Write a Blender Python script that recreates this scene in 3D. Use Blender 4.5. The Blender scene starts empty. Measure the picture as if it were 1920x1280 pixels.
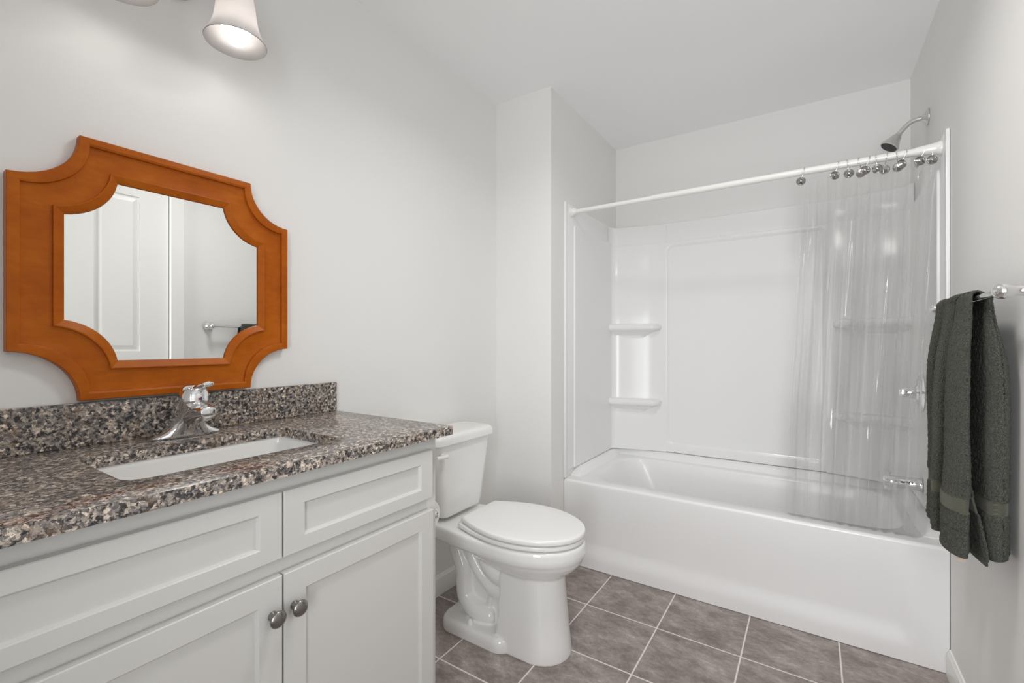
import bpy, bmesh, math, random
from math import sin, cos, pi, radians, sqrt
from mathutils import Vector, Matrix, noise

SC = bpy.context.scene
COL = SC.collection

# ------------------------------------------------------------------ camera
cam_d = bpy.data.cameras.new('camera')
cam_d.sensor_width = 36.0
cam_d.lens = 853.55 * 36.0 / 1920.0
cam_d.shift_y = 2.94 / 1920.0
cam_d.clip_start = 0.02
cam = bpy.data.objects.new('camera', cam_d)
COL.objects.link(cam)
cam.location = (1.4596, 0.0, 1.174)
cam.rotation_euler = (radians(90), 0, radians(33.4164))
SC.camera = cam

# ------------------------------------------------------------------ light
SC.view_settings.view_transform = 'Standard'
SC.view_settings.look = 'None'
SC.view_settings.gamma = 1.0
SC.view_settings.use_curve_mapping = False
SC.view_settings.exposure = 0.04
SC.cycles.use_denoising = True
SC.cycles.max_bounces = 16
SC.cycles.diffuse_bounces = 10
SC.cycles.glossy_bounces = 6
SC.cycles.transparent_max_bounces = 48
SC.cycles.sample_clamp_indirect = 6.0
SC.cycles.caustics_reflective = False
SC.cycles.caustics_refractive = False

world = bpy.data.worlds.new('world')
SC.world = world
world.use_nodes = True
world.node_tree.nodes['Background'].inputs[0].default_value = (0.75, 0.85, 1.0, 1)
world.node_tree.nodes['Background'].inputs[1].default_value = 0.6

BULB = 11.0


def area_light(name, loc, rot, sx, sy, power, color, shape='RECTANGLE', spread=180):
    d = bpy.data.lights.new(name, 'AREA')
    d.shape = shape
    d.size = sx
    if shape in ('RECTANGLE', 'ELLIPSE'):
        d.size_y = sy
    d.energy = power
    d.spread = radians(spread)
    d.color = color
    o = bpy.data.objects.new(name, d)
    COL.objects.link(o)
    o.location = loc
    o.rotation_euler = rot
    return o


# ceiling lamp in the middle of the room (above the frame) and daylight through the window behind the camera
area_light('ceiling_lamp_light', (1.15, 1.2, 2.47), (0, 0, 0), 0.32, 0.32, 8.8, (1.0, 0.975, 0.95), 'DISK', 150)
area_light('window_daylight', (1.60, -0.72, 1.36), (radians(90), 0, 0), 0.42, 1.75, 16.4, (0.96, 0.975, 1.0), spread=112)


# ------------------------------------------------------------------ materials
def mat(name, color=(0.8, 0.8, 0.8), rough=0.5, metal=0.0, spec=0.5, coat=0.0, coat_rough=0.05):
    m = bpy.data.materials.new(name)
    m.use_nodes = True
    b = m.node_tree.nodes['Principled BSDF']
    b.inputs['Base Color'].default_value = (*color, 1)
    b.inputs['Roughness'].default_value = rough
    b.inputs['Metallic'].default_value = metal
    b.inputs['Specular IOR Level'].default_value = spec
    b.inputs['Coat Weight'].default_value = coat
    b.inputs['Coat Roughness'].default_value = coat_rough
    return m


def N(m, t, **kw):
    n = m.node_tree.nodes.new(t)
    for k, v in kw.items():
        setattr(n, k, v)
    return n


def L(m, a, b):
    m.node_tree.links.new(a, b)


def bsdf(m):
    return m.node_tree.nodes['Principled BSDF']


def ramp(m, stops, interp='LINEAR'):
    r = N(m, 'ShaderNodeValToRGB')
    r.color_ramp.interpolation = interp
    e = r.color_ramp.elements
    while len(e) < len(stops):
        e.new(0.5)
    for i, (p, c) in enumerate(stops):
        e[i].position = p
        e[i].color = (*c, 1)
    return r


def noise_tex(m, vec, scale, detail=4.0, rough=0.55, dist=0.0):
    n = N(m, 'ShaderNodeTexNoise')
    n.inputs['Scale'].default_value = scale
    n.inputs['Detail'].default_value = detail
    n.inputs['Roughness'].default_value = rough
    n.inputs['Distortion'].default_value = dist
    L(m, vec, n.inputs['Vector'])
    return n


def bump(m, height, strength, dist=0.002):
    b = N(m, 'ShaderNodeBump')
    b.inputs['Strength'].default_value = strength
    b.inputs['Distance'].default_value = dist
    L(m, height, b.inputs['Height'])
    L(m, b.outputs[0], bsdf(m).inputs['Normal'])


def mixc(m, fac, a, b, blend='MIX'):
    x = N(m, 'ShaderNodeMix', data_type='RGBA', blend_type=blend)
    for sock, v in ((x.inputs[0], fac), (x.inputs[6], a), (x.inputs[7], b)):
        if hasattr(v, 'default_value') and hasattr(v, 'links'):
            L(m, v, sock)
        elif isinstance(v, tuple):
            sock.default_value = (*v, 1)
        else:
            sock.default_value = v
    return x.outputs[2]


def math_n(m, op, a, b=None, c=None):
    x = N(m, 'ShaderNodeMath', operation=op)
    for i, v in enumerate((a, b, c)):
        if v is None:
            continue
        if hasattr(v, 'links'):
            L(m, v, x.inputs[i])
        else:
            x.inputs[i].default_value = v
    return x.outputs[0]


def coords(m):
    return N(m, 'ShaderNodeTexCoord').outputs['Object']


def paint(name, color, rough=0.55):
    m = mat(name, color, rough, spec=0.3)
    n = noise_tex(m, coords(m), 260.0, 2.0)
    bump(m, n.outputs[0], 0.05, 0.0008)
    return m


M = {}
M['wall'] = paint('wall_paint', (0.80, 0.797, 0.782), 0.6)
M['ceiling'] = paint('ceiling_paint', (0.93, 0.93, 0.935), 0.8)
M['trim'] = mat('trim_paint', (0.82, 0.82, 0.80), 0.3)
M['cabinet'] = mat('cabinet_paint', (0.64, 0.635, 0.61), 0.38)
M['porcelain'] = mat('porcelain', (0.83, 0.83, 0.815), 0.08, coat=0.4)
M['plastic'] = mat('seat_plastic', (0.85, 0.845, 0.835), 0.22)
M['acrylic'] = mat('tub_acrylic', (0.84, 0.84, 0.835), 0.28, coat=0.12, coat_rough=0.15)
M['surround'] = mat('surround_acrylic', (0.84, 0.84, 0.835), 0.14, spec=0.28)
M['rod'] = mat('rod_enamel', (0.84, 0.83, 0.80), 0.25)
M['chrome'] = mat('chrome', (0.82, 0.82, 0.82), 0.06, 1.0)
M['nickel'] = mat('brushed_nickel', (0.30, 0.285, 0.27), 0.28, 1.0)
M['satin'] = mat('satin_nickel', (0.72, 0.71, 0.69), 0.28, 1.0)
M['rosette'] = mat('ring_nickel', (0.40, 0.39, 0.38), 0.22, 1.0)
M['rubber'] = mat('dark_nozzles', (0.05, 0.05, 0.05), 0.6)
M['red'] = mat('red_dot', (0.6, 0.02, 0.04), 0.3)
M['blue'] = mat('blue_dot', (0.03, 0.10, 0.5), 0.3)
M['paper'] = mat('tissue_paper', (0.86, 0.86, 0.85), 0.9)
M['tag'] = mat('tag_fabric', (0.62, 0.50, 0.40), 0.8)
M['black'] = mat('black_print', (0.02, 0.02, 0.02), 0.7)
M['mirror'] = mat('mirror_glass', (0.87, 0.88, 0.87), 0.0, 1.0)
M['caulk'] = mat('caulk', (0.55, 0.55, 0.53), 0.6)


def granite():
    m = mat('granite', rough=0.20, spec=0.45)
    co = coords(m)
    nz = noise_tex(m, co, 120.0, 3.0, 0.6)
    warp = N(m, 'ShaderNodeVectorMath', operation='SCALE')
    L(m, nz.outputs['Color'], warp.inputs[0])
    warp.inputs['Scale'].default_value = 0.014
    add = N(m, 'ShaderNodeVectorMath', operation='ADD')
    L(m, co, add.inputs[0])
    L(m, warp.outputs[0], add.inputs[1])
    v = N(m, 'ShaderNodeTexVoronoi')
    v.inputs['Scale'].default_value = 185.0
    L(m, add.outputs[0], v.inputs['Vector'])
    sep = N(m, 'ShaderNodeSeparateColor')
    L(m, v.outputs['Color'], sep.inputs[0])
    med = noise_tex(m, add.outputs[0], 78.0, 5.0, 0.7)
    r1 = ramp(m, [(0.30, (0.095, 0.091, 0.093)), (0.42, (0.175, 0.160, 0.156)), (0.50, (0.26, 0.228, 0.208)),
                  (0.58, (0.44, 0.375, 0.315)), (0.70, (0.74, 0.65, 0.56))])
    L(m, math_n(m, 'ADD', math_n(m, 'MULTIPLY', med.outputs[0], 0.72), math_n(m, 'MULTIPLY', sep.outputs[0], 0.28)), r1.inputs[0])
    cell = math_n(m, 'MULTIPLY_ADD', sep.outputs[1], 0.85, 0.62)
    c = mixc(m, 1.0, r1.outputs[0], cell, 'MULTIPLY')
    fi = noise_tex(m, co, 520.0, 3.0, 0.75)
    fr_ = ramp(m, [(0.30, (0.78, 0.78, 0.78)), (0.70, (1.3, 1.29, 1.27))])
    L(m, fi.outputs[0], fr_.inputs[0])
    c = mixc(m, 1.0, c, fr_.outputs[0], 'MULTIPLY')
    # black mica
    bk = noise_tex(m, add.outputs[0], 115.0, 3.0, 0.6)
    br = ramp(m, [(0.52, (0, 0, 0)), (0.56, (1, 1, 1))])
    L(m, bk.outputs[0], br.inputs[0])
    c = mixc(m, math_n(m, 'MULTIPLY', br.outputs[0], 0.88), c, (0.016, 0.016, 0.018))
    # scattered rust coloured feldspar
    t = noise_tex(m, co, 15.0, 3.0)
    tr = ramp(m, [(0.52, (0, 0, 0)), (0.68, (1, 1, 1))])
    L(m, t.outputs[0], tr.inputs[0])
    k = math_n(m, 'MULTIPLY', tr.outputs[0], math_n(m, 'GREATER_THAN', sep.outputs[2], 0.55))
    c = mixc(m, math_n(m, 'MULTIPLY', k, 0.45), c, (0.46, 0.30, 0.175))
    L(m, c, bsdf(m).inputs['Base Color'])
    return m


M['granite'] = granite()


def wood():
    m = mat('orange_stained_wood', rough=0.38, spec=0.16)
    co = coords(m)
    mp = N(m, 'ShaderNodeMapping')
    mp.inputs['Scale'].default_value = (1.0, 0.25, 1.0)
    L(m, co, mp.inputs['Vector'])
    g = noise_tex(m, mp.outputs[0], 70.0, 5.0, 0.6, 0.6)
    b = noise_tex(m, co, 9.0, 4.0, 0.6)
    r = ramp(m, [(0.25, (0.30, 0.062, 0.002)), (0.5, (0.42, 0.098, 0.004)), (0.78, (0.53, 0.150, 0.008))])
    mixv = math_n(m, 'ADD', math_n(m, 'MULTIPLY', g.outputs[0], 0.35), math_n(m, 'MULTIPLY', b.outputs[0], 0.65))
    L(m, mixv, r.inputs[0])
    L(m, r.outputs[0], bsdf(m).inputs['Base Color'])
    bump(m, g.outputs[0], 0.06, 0.001)
    return m


M['wood'] = wood()


def floor_tile():
    m = mat('floor_tile', rough=0.36, spec=0.4)
    co = coords(m)
    s = N(m, 'ShaderNodeSeparateXYZ')
    L(m, co, s.inputs[0])
    u = math_n(m, 'DIVIDE', math_n(m, 'SUBTRACT', s.outputs[0], 0.6132), 0.3112)
    v = math_n(m, 'DIVIDE', math_n(m, 'SUBTRACT', s.outputs[1], 1.8933), 0.3140)

    def edge(t):
        f = math_n(m, 'FRACT', math_n(m, 'ADD', t, 100.0))
        d = math_n(m, 'MINIMUM', f, math_n(m, 'SUBTRACT', 1.0, f))
        return d
    d = math_n(m, 'MINIMUM', edge(u), edge(v))
    g = ramp(m, [(0.0, (1, 1, 1)), (0.0065, (1, 1, 1)), (0.0105, (0, 0, 0))])
    L(m, d, g.inputs[0])
    cell = N(m, 'ShaderNodeCombineXYZ')
    L(m, math_n(m, 'FLOOR', u), cell.inputs[0])
    L(m, math_n(m, 'FLOOR', v), cell.inputs[1])
    wn = N(m, 'ShaderNodeTexWhiteNoise', noise_dimensions='3D')
    L(m, cell.outputs[0], wn.inputs['Vector'])
    off = N(m, 'ShaderNodeVectorMath', operation='SCALE')
    L(m, wn.outputs['Color'], off.inputs[0])
    off.inputs['Scale'].default_value = 7.0
    add = N(m, 'ShaderNodeVectorMath', operation='ADD')
    L(m, co, add.inputs[0])
    L(m, off.outputs[0], add.inputs[1])
    mp = N(m, 'ShaderNodeMapping')
    mp.inputs['Rotation'].default_value = (0, 0, 0.9)
    mp.inputs['Scale'].default_value = (1.0, 1.7, 1.0)
    L(m, add.outputs[0], mp.inputs['Vector'])
    n1 = noise_tex(m, mp.outputs[0], 8.5, 9.0, 0.72, 0.25)
    n2 = noise_tex(m, mp.outputs[0], 42.0, 7.0, 0.78)
    r = ramp(m, [(0.32, (0.135, 0.106, 0.094)), (0.45, (0.235, 0.196, 0.181)), (0.56, (0.355, 0.306, 0.288)),
                 (0.70, (0.60, 0.545, 0.515))])
    vv = math_n(m, 'ADD', math_n(m, 'MULTIPLY', n1.outputs[0], 0.66), math_n(m, 'MULTIPLY', n2.outputs[0], 0.34))
    L(m, vv, r.inputs[0])
    n3 = noise_tex(m, mp.outputs[0], 60.0, 4.0, 0.7)
    pr = ramp(m, [(0.60, (0, 0, 0)), (0.70, (1, 1, 1))])
    L(m, n3.outputs[0], pr.inputs[0])
    pit = math_n(m, 'MULTIPLY', pr.outputs[0], 0.35)
    c = mixc(m, pit, r.outputs[0], (0.12, 0.10, 0.085))
    c = mixc(m, g.outputs[0], c, (0.78, 0.72, 0.69))
    L(m, c, bsdf(m).inputs['Base Color'])
    h = math_n(m, 'SUBTRACT', math_n(m, 'MULTIPLY', vv, 0.4), g.outputs[0])
    bump(m, h, 0.35, 0.0015)
    return m


M['tile'] = floor_tile()


def terry(name, loop=True):
    m = mat(name, rough=0.95, spec=0.1)
    co = coords(m)
    if loop:
        v = N(m, 'ShaderNodeTexVoronoi')
        v.inputs['Scale'].default_value = 340.0
        L(m, co, v.inputs['Vector'])
        n = noise_tex(m, co, 300.0, 3.0, 0.7)
        hh = math_n(m, 'SUBTRACT', n.outputs[0], math_n(m, 'MULTIPLY', v.outputs['Distance'], 0.6))
        r = ramp(m, [(0.0, (0.022, 0.023, 0.018)), (0.40, (0.050, 0.052, 0.043)), (0.75, (0.105, 0.108, 0.091))])
        L(m, math_n(m, 'ADD', hh, 0.25), r.inputs[0])
        L(m, r.outputs[0], bsdf(m).inputs['Base Color'])
        bump(m, hh, 1.0, 0.006)
    else:
        mp = N(m, 'ShaderNodeMapping')
        mp.inputs['Rotation'].default_value = (0.7, 0, 0)
        L(m, co, mp.inputs['Vector'])
        w = N(m, 'ShaderNodeTexWave', wave_type='BANDS', bands_direction='Z')
        w.inputs['Scale'].default_value = 130.0
        L(m, mp.outputs[0], w.inputs['Vector'])
        r = ramp(m, [(0.2, (0.060, 0.060, 0.044)), (0.8, (0.125, 0.125, 0.095))])
        L(m, w.outputs[0], r.inputs[0])
        L(m, r.outputs[0], bsdf(m).inputs['Base Color'])
        bump(m, w.outputs[0], 0.5, 0.002)
    bsdf(m).inputs['Sheen Weight'].default_value = 0.35
    bsdf(m).inputs['Sheen Roughness'].default_value = 0.5
    bsdf(m).inputs['Sheen Tint'].default_value = (0.55, 0.56, 0.50, 1)
    return m


M['terry'] = terry('terry_cloth')
M['dobby'] = terry('woven_band', False)


def vinyl():
    m = bpy.data.materials.new('clear_vinyl')
    m.use_nodes = True
    nt = m.node_tree
    nt.nodes.clear()
    out = nt.nodes.new('ShaderNodeOutputMaterial')
    tr = nt.nodes.new('ShaderNodeBsdfTransparent')
    tr.inputs[0].default_value = (0.996, 0.996, 0.995, 1)
    gl = nt.nodes.new('ShaderNodeBsdfGlossy')
    gl.inputs['Color'].default_value = (1, 1, 1, 1)
    gl.inputs['Roughness'].default_value = 0.05
    df = nt.nodes.new('ShaderNodeBsdfTranslucent')
    df.inputs[0].default_value = (0.98, 0.98, 0.98, 1)
    d2 = nt.nodes.new('ShaderNodeBsdfDiffuse')
    d2.inputs[0].default_value = (0.98, 0.98, 0.98, 1)
    hz = nt.nodes.new('ShaderNodeMixShader')
    hz.inputs[0].default_value = 0.5
    L(m, df.outputs[0], hz.inputs[1])
    L(m, d2.outputs[0], hz.inputs[2])
    co = nt.nodes.new('ShaderNodeTexCoord').outputs['Object']
    mp = nt.nodes.new('ShaderNodeMapping')
    mp.inputs['Scale'].default_value = (110.0, 110.0, 1.2)
    L(m, co, mp.inputs['Vector'])
    n = noise_tex(m, mp.outputs[0], 1.0, 4.0, 0.6)
    lw = nt.nodes.new('ShaderNodeLayerWeight')
    lw.inputs['Blend'].default_value = 0.5
    grz = math_n(m, 'POWER', lw.outputs['Facing'], 4.0)
    streak = ramp(m, [(0.40, (0.02, 0.02, 0.02)), (0.80, (0.09, 0.09, 0.09))])
    L(m, n.outputs[0], streak.inputs[0])
    hazev = math_n(m, 'MULTIPLY_ADD', grz, 0.24, streak.outputs[0])
    bp = nt.nodes.new('ShaderNodeBump')
    bp.inputs['Strength'].default_value = 0.08
    bp.inputs['Distance'].default_value = 0.003
    L(m, n.outputs[0], bp.inputs['Height'])
    L(m, bp.outputs[0], gl.inputs['Normal'])
    mx1 = nt.nodes.new('ShaderNodeMixShader')
    L(m, hazev, mx1.inputs[0])
    L(m, tr.outputs[0], mx1.inputs[1])
    L(m, hz.outputs[0], mx1.inputs[2])
    fr = nt.nodes.new('ShaderNodeFresnel')
    fr.inputs[0].default_value = 1.42
    L(m, bp.outputs[0], fr.inputs['Normal'])
    mx2 = nt.nodes.new('ShaderNodeMixShader')
    L(m, fr.outputs[0], mx2.inputs[0])
    L(m, mx1.outputs[0], mx2.inputs[1])
    L(m, gl.outputs[0], mx2.inputs[2])
    L(m, mx2.outputs[0], out.inputs[0])
    return m


M['vinyl'] = vinyl()


def frosted(name, fac, ca, cb):
    m = bpy.data.materials.new(name)
    m.use_nodes = True
    nt = m.node_tree
    nt.nodes.clear()
    out = nt.nodes.new('ShaderNodeOutputMaterial')
    a = nt.nodes.new('ShaderNodeBsdfTranslucent')
    a.inputs[0].default_value = (*ca, 1)
    b = nt.nodes.new('ShaderNodeBsdfDiffuse')
    b.inputs[0].default_value = (*cb, 1)
    g = nt.nodes.new('ShaderNodeBsdfGlossy')
    g.inputs['Roughness'].default_value = 0.3
    mx = nt.nodes.new('ShaderNodeMixShader')
    mx.inputs[0].default_value = fac
    L(m, a.outputs[0], mx.inputs[1])
    L(m, b.outputs[0], mx.inputs[2])
    m2 = nt.nodes.new('ShaderNodeMixShader')
    m2.inputs[0].default_value = 0.05
    L(m, mx.outputs[0], m2.inputs[1])
    L(m, g.outputs[0], m2.inputs[2])
    L(m, m2.outputs[0], out.inputs[0])
    return m


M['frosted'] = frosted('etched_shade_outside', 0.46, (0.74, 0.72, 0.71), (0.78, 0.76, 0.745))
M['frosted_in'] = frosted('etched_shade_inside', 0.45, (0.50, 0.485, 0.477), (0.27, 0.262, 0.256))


def emissive(name, color, strength):
    m = mat(name, color, 0.5)
    b = bsdf(m)
    b.inputs['Emission Color'].default_value = (*color, 1)
    b.inputs['Emission Strength'].default_value = strength
    return m


M['bulb'] = emissive('lit_bulb', (1.0, 0.95, 0.905), BULB)
mp_ = bpy.data.materials.new('window_glass')
mp_.use_nodes = True
mp_.node_tree.nodes.clear()
_o = mp_.node_tree.nodes.new('ShaderNodeOutputMaterial')
_t = mp_.node_tree.nodes.new('ShaderNodeBsdfTransparent')
_g = mp_.node_tree.nodes.new('ShaderNodeBsdfGlossy')
_g.inputs['Roughness'].default_value = 0.02
_x = mp_.node_tree.nodes.new('ShaderNodeMixShader')
_x.inputs[0].default_value = 0.06
L(mp_, _t.outputs[0], _x.inputs[1])
L(mp_, _g.outputs[0], _x.inputs[2])
L(mp_, _x.outputs[0], _o.inputs[0])
M['glass'] = mp_


# ------------------------------------------------------------------ mesh helpers (all in world coordinates)
def obj(name, bm, material, parent=None, angle=32, smooth=True):
    """link bm (world coordinates) as ONE mesh object, optionally as a child"""
    base = Vector((0, 0, 0))
    p = parent
    while p is not None:
        base += p.location
        p = p.parent
    bmesh.ops.recalc_face_normals(bm, faces=bm.faces)
    bmesh.ops.translate(bm, verts=bm.verts, vec=-base)
    me = bpy.data.meshes.new(name)
    bm.to_mesh(me)
    bm.free()
    mats = material if isinstance(material, (list, tuple)) else [material]
    for k in mats:
        me.materials.append(M[k])
    if smooth:
        for f in me.polygons:
            f.use_smooth = True
        me.set_sharp_from_angle(angle=radians(angle))
    o = bpy.data.objects.new(name, me)
    COL.objects.link(o)
    if parent is not None:
        o.parent = parent
    return o


def tag(o, label=None, cat=None, group=None, kind=None):
    if label:
        o['label'] = label
    if cat:
        o['category'] = cat
    if group:
        o['group'] = group
    if kind:
        o['kind'] = kind
    return o


def thing(name, loc, label, cat, group=None):
    o = bpy.data.objects.new(name, None)
    o.empty_display_size = 0.05
    COL.objects.link(o)
    o.location = loc
    return tag(o, label, cat, group)


def struct(name, bm, material, label=None, parent=None, **kw):
    o = obj(name, bm, material, parent, **kw)
    if parent is None:
        o['kind'] = 'structure'
        if label:
            o['label'] = label
        o['category'] = name.split('_')[0]
    return o


def box(bm, x0, x1, y0, y1, z0, z1, bev=0.0, seg=2):
    r = bmesh.ops.create_cube(bm, size=1.0)
    vs = r['verts']
    bmesh.ops.scale(bm, verts=vs, vec=(x1 - x0, y1 - y0, z1 - z0))
    bmesh.ops.translate(bm, verts=vs, vec=((x0 + x1) / 2, (y0 + y1) / 2, (z0 + z1) / 2))
    if bev > 0:
        es = {e for v in vs for e in v.link_edges}
        bmesh.ops.bevel(bm, geom=list(es), offset=bev, segments=seg, profile=0.5, affect='EDGES')
    return bm


def boxbm(*a, **k):
    return box(bmesh.new(), *a, **k)


def loft(bm, rings, closed=True, cap0=True, cap1=True):
    """rings: lists of equal length of points"""
    vr = [[bm.verts.new(p) for p in r] for r in rings]
    n = len(rings[0])
    for a, b in zip(vr, vr[1:]):
        for i in range(n if closed else n - 1):
            j = (i + 1) % n
            bm.faces.new((a[i], a[j], b[j], b[i]))
    if cap0:
        bm.faces.new(vr[0][::-1])
    if cap1:
        bm.faces.new(vr[-1])
    return bm


def rrect(cx, cy, hx, hy, r, k=6):
    """rounded rectangle outline in plan, 4*(k+1) points, counter-clockwise"""
    r = min(r, hx * 0.999, hy * 0.999)
    out = []
    for q, (sx, sy) in enumerate(((1, 1), (-1, 1), (-1, -1), (1, -1))):
        for i in range(k + 1):
            a = pi / 2 * (q + i / k)
            out.append((cx + sx * (hx - r) + r * cos(a), cy + sy * (hy - r) + r * sin(a)))
    return out


def rrect_outer(cx, cy, hx, hy, inner, k=6):
    """outer sharp rectangle sampled to match rrect()'s points"""
    out = []
    for q, (sx, sy) in enumerate(((1, 1), (-1, 1), (-1, -1), (1, -1))):
        seg = inner[q * (k + 1):(q + 1) * (k + 1)]
        a, b = seg[0], seg[-1]
        corner = (cx + sx * hx, cy + sy * hy)
        if q % 2 == 0:
            s, e = (corner[0], a[1]), (b[0], corner[1])
        else:
            s, e = (a[0], corner[1]), (corner[0], b[1])
        for i in range(k + 1):
            t = i / k
            if t <= 0.5:
                u = t * 2
                out.append((s[0] + (corner[0] - s[0]) * u, s[1] + (corner[1] - s[1]) * u))
            else:
                u = t * 2 - 1
                out.append((corner[0] + (e[0] - corner[0]) * u, corner[1] + (e[1] - corner[1]) * u))
    return out


def lathe(bm, prof, origin, axis, n=32, cap=True):
    """profile [(radius, distance along axis)] turned round axis"""
    ax = Vector(axis).normalized()
    t = Vector((0, 0, 1)) if abs(ax.z) < 0.9 else Vector((1, 0, 0))
    e1 = ax.cross(t).normalized()
    e2 = ax.cross(e1)
    o = Vector(origin)
    rings = []
    for r, d in prof:
        rings.append([o + ax * d + (e1 * cos(2 * pi * i / n) + e2 * sin(2 * pi * i / n)) * max(r, 1e-5) for i in range(n)])
    return loft(bm, rings, True, cap, cap)


def catmull(pts, sub=8):
    P = [Vector(p) for p in pts]
    out = []
    for i in range(len(P) - 1):
        p0 = P[max(i - 1, 0)]
        p1, p2 = P[i], P[i + 1]
        p3 = P[min(i + 2, len(P) - 1)]
        for k in range(sub):
            t = k / sub
            out.append(0.5 * ((2 * p1) + (p2 - p0) * t + (2 * p0 - 5 * p1 + 4 * p2 - p3) * t * t + (3 * p1 - p0 - 3 * p2 + p3) * t ** 3))
    out.append(P[-1])
    return out


def tube(bm, pts, rad, n=16, sub=8, caps=True):
    """smooth tube through points; rad a number or one radius per point"""
    P = catmull(pts, sub) if sub > 1 else [Vector(p) for p in pts]
    if isinstance(rad, (int, float)):
        R = [rad] * len(P)
    else:
        R = []
        m = len(rad) - 1
        for i in range(len(P)):
            f = i / (len(P) - 1) * m
            k = min(int(f), m - 1)
            R.append(rad[k] + (rad[k + 1] - rad[k]) * (f - k))
    rings = []
    prev = None
    for i, p in enumerate(P):
        d = (P[min(i + 1, len(P) - 1)] - P[max(i - 1, 0)]).normalized()
        if prev is None:
            t = Vector((0, 0, 1)) if abs(d.z) < 0.9 else Vector((1, 0, 0))
            e1 = d.cross(t).normalized()
        else:
            e1 = (prev - d * prev.dot(d)).normalized()
        prev = e1
        e2 = d.cross(e1)
        rings.append([p + (e1 * cos(2 * pi * k / n) + e2 * sin(2 * pi * k / n)) * R[i] for k in range(n)])
    return loft(bm, rings, True, caps, caps)


def sstep(a, b, x):
    t = max(0.0, min(1.0, (x - a) / (b - a)))
    return t * t * (3 - 2 * t)


def lerp(a, b, t):
    return a + (b - a) * t


# ------------------------------------------------------------------ room shell
XR, YB, YF, ZC = 1.8675, 2.9825, -0.75, 2.488
XC, YC = 0.3435, 2.0538          # chase corner
YT = 2.198                       # tub front

struct('floor', boxbm(-0.1, XR + 0.1, YF - 0.1, YB + 0.1, -0.08, 0.0), 'tile', 'taupe stone-look square floor tiles with pale grout', smooth=False)
struct('ceiling', boxbm(-0.1, XR + 0.1, YF - 0.1, YB + 0.1, ZC, ZC + 0.08), 'ceiling', 'flat white painted ceiling', smooth=False)
struct('wall_left', boxbm(-0.1, 0.0, YF - 0.1, YB + 0.1, 0, ZC), 'wall', 'long off-white wall behind vanity, mirror and toilet', smooth=False)
struct('wall_chase', boxbm(0.0, XC, YC, YB + 0.0, 0, ZC), 'wall', 'off-white boxed-out wall between toilet and bathtub', smooth=False)
struct('wall_back', boxbm(0.0, XR, YB, YB + 0.1, 0, ZC), 'wall', 'off-white wall above the tub surround', smooth=False)

# right wall with a door opening (seen in the mirror)
DY0, DY1, DZ = 0.345, 1.172, 2.15
bm = bmesh.new()
box(bm, XR, XR + 0.1, DY1 + 0.004, YB, 0, ZC)
box(bm, XR, XR + 0.1, YF, DY0 - 0.004, 0, ZC)
box(bm, XR, XR + 0.1, DY0 - 0.004, DY1 + 0.004, DZ + 0.004, ZC)
struct('wall_right', bm, 'wall', 'off-white wall carrying the towel bar', smooth=False)

# front wall behind the camera with a window opening
WX0, WX1, WZ0, WZ1 = 1.34, 1.86, 0.44, 2.28
bm = bmesh.new()
box(bm, 0, WX0, YF - 0.1, YF, 0, ZC)
box(bm, WX1, XR, YF - 0.1, YF, 0, ZC)
box(bm, WX0, WX1, YF - 0.1, YF, 0, WZ0)
box(bm, WX0, WX1, YF - 0.1, YF, WZ1, ZC)
struct('wall_front', bm, 'wall', 'off-white wall behind the camera position', smooth=False)
bm = bmesh.new()
for a in ((WX0, WX0 + .05, WZ0, WZ1), (WX1 - .05, WX1, WZ0, WZ1), (WX0 + .05, WX1 - .05, WZ0, WZ0 + .05),
          (WX0 + .05, WX1 - .05, WZ1 - .05, WZ1), (WX0 + .05, WX1 - .05, 1.43, 1.47)):
    box(bm, a[0], a[1], YF - 0.07, YF - 0.02, a[2], a[3])
win = struct('window_1', bm, 'trim', 'white framed tall window behind the camera', smooth=False)
obj('pane', boxbm(WX0 + .05, WX1 - .05, YF - 0.055, YF - 0.05, WZ0 + .05, WZ1 - .05), 'glass', win, smooth=False)


def base_profile(t):
    # (thickness, height)
    return [(0.0, 0.0), (0.0125, 0.0), (0.0125, 0.066), (0.0105, 0.072), (0.0105, 0.077), (0.006, 0.084), (0.0045, 0.090), (0.0, 0.092)]


def baseboard(name, p0, p1, nrm, label):
    bm = bmesh.new()
    n = Vector(nrm)
    rings = []
    for p in (Vector(p0), Vector(p1)):
        rings.append([p + n * t + Vector((0, 0, z)) for t, z in base_profile(0)])
    loft(bm, rings, True, True, True)
    return struct(name, bm, 'trim', label, angle=20)


baseboard('baseboard_left', (0, 1.0, 0), (0, YC, 0), (1, 0, 0), 'white baseboard behind the toilet on left wall')
baseboard('baseboard_chase', (0.0125, YC, 0), (XC, YC, 0), (0, -1, 0), 'white baseboard on the boxed-out wall behind the toilet')
baseboard('baseboard_right', (XR, DY1 + 0.08, 0), (XR, YT - 0.004, 0), (-1, 0, 0), 'white baseboard below the towel')


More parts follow.
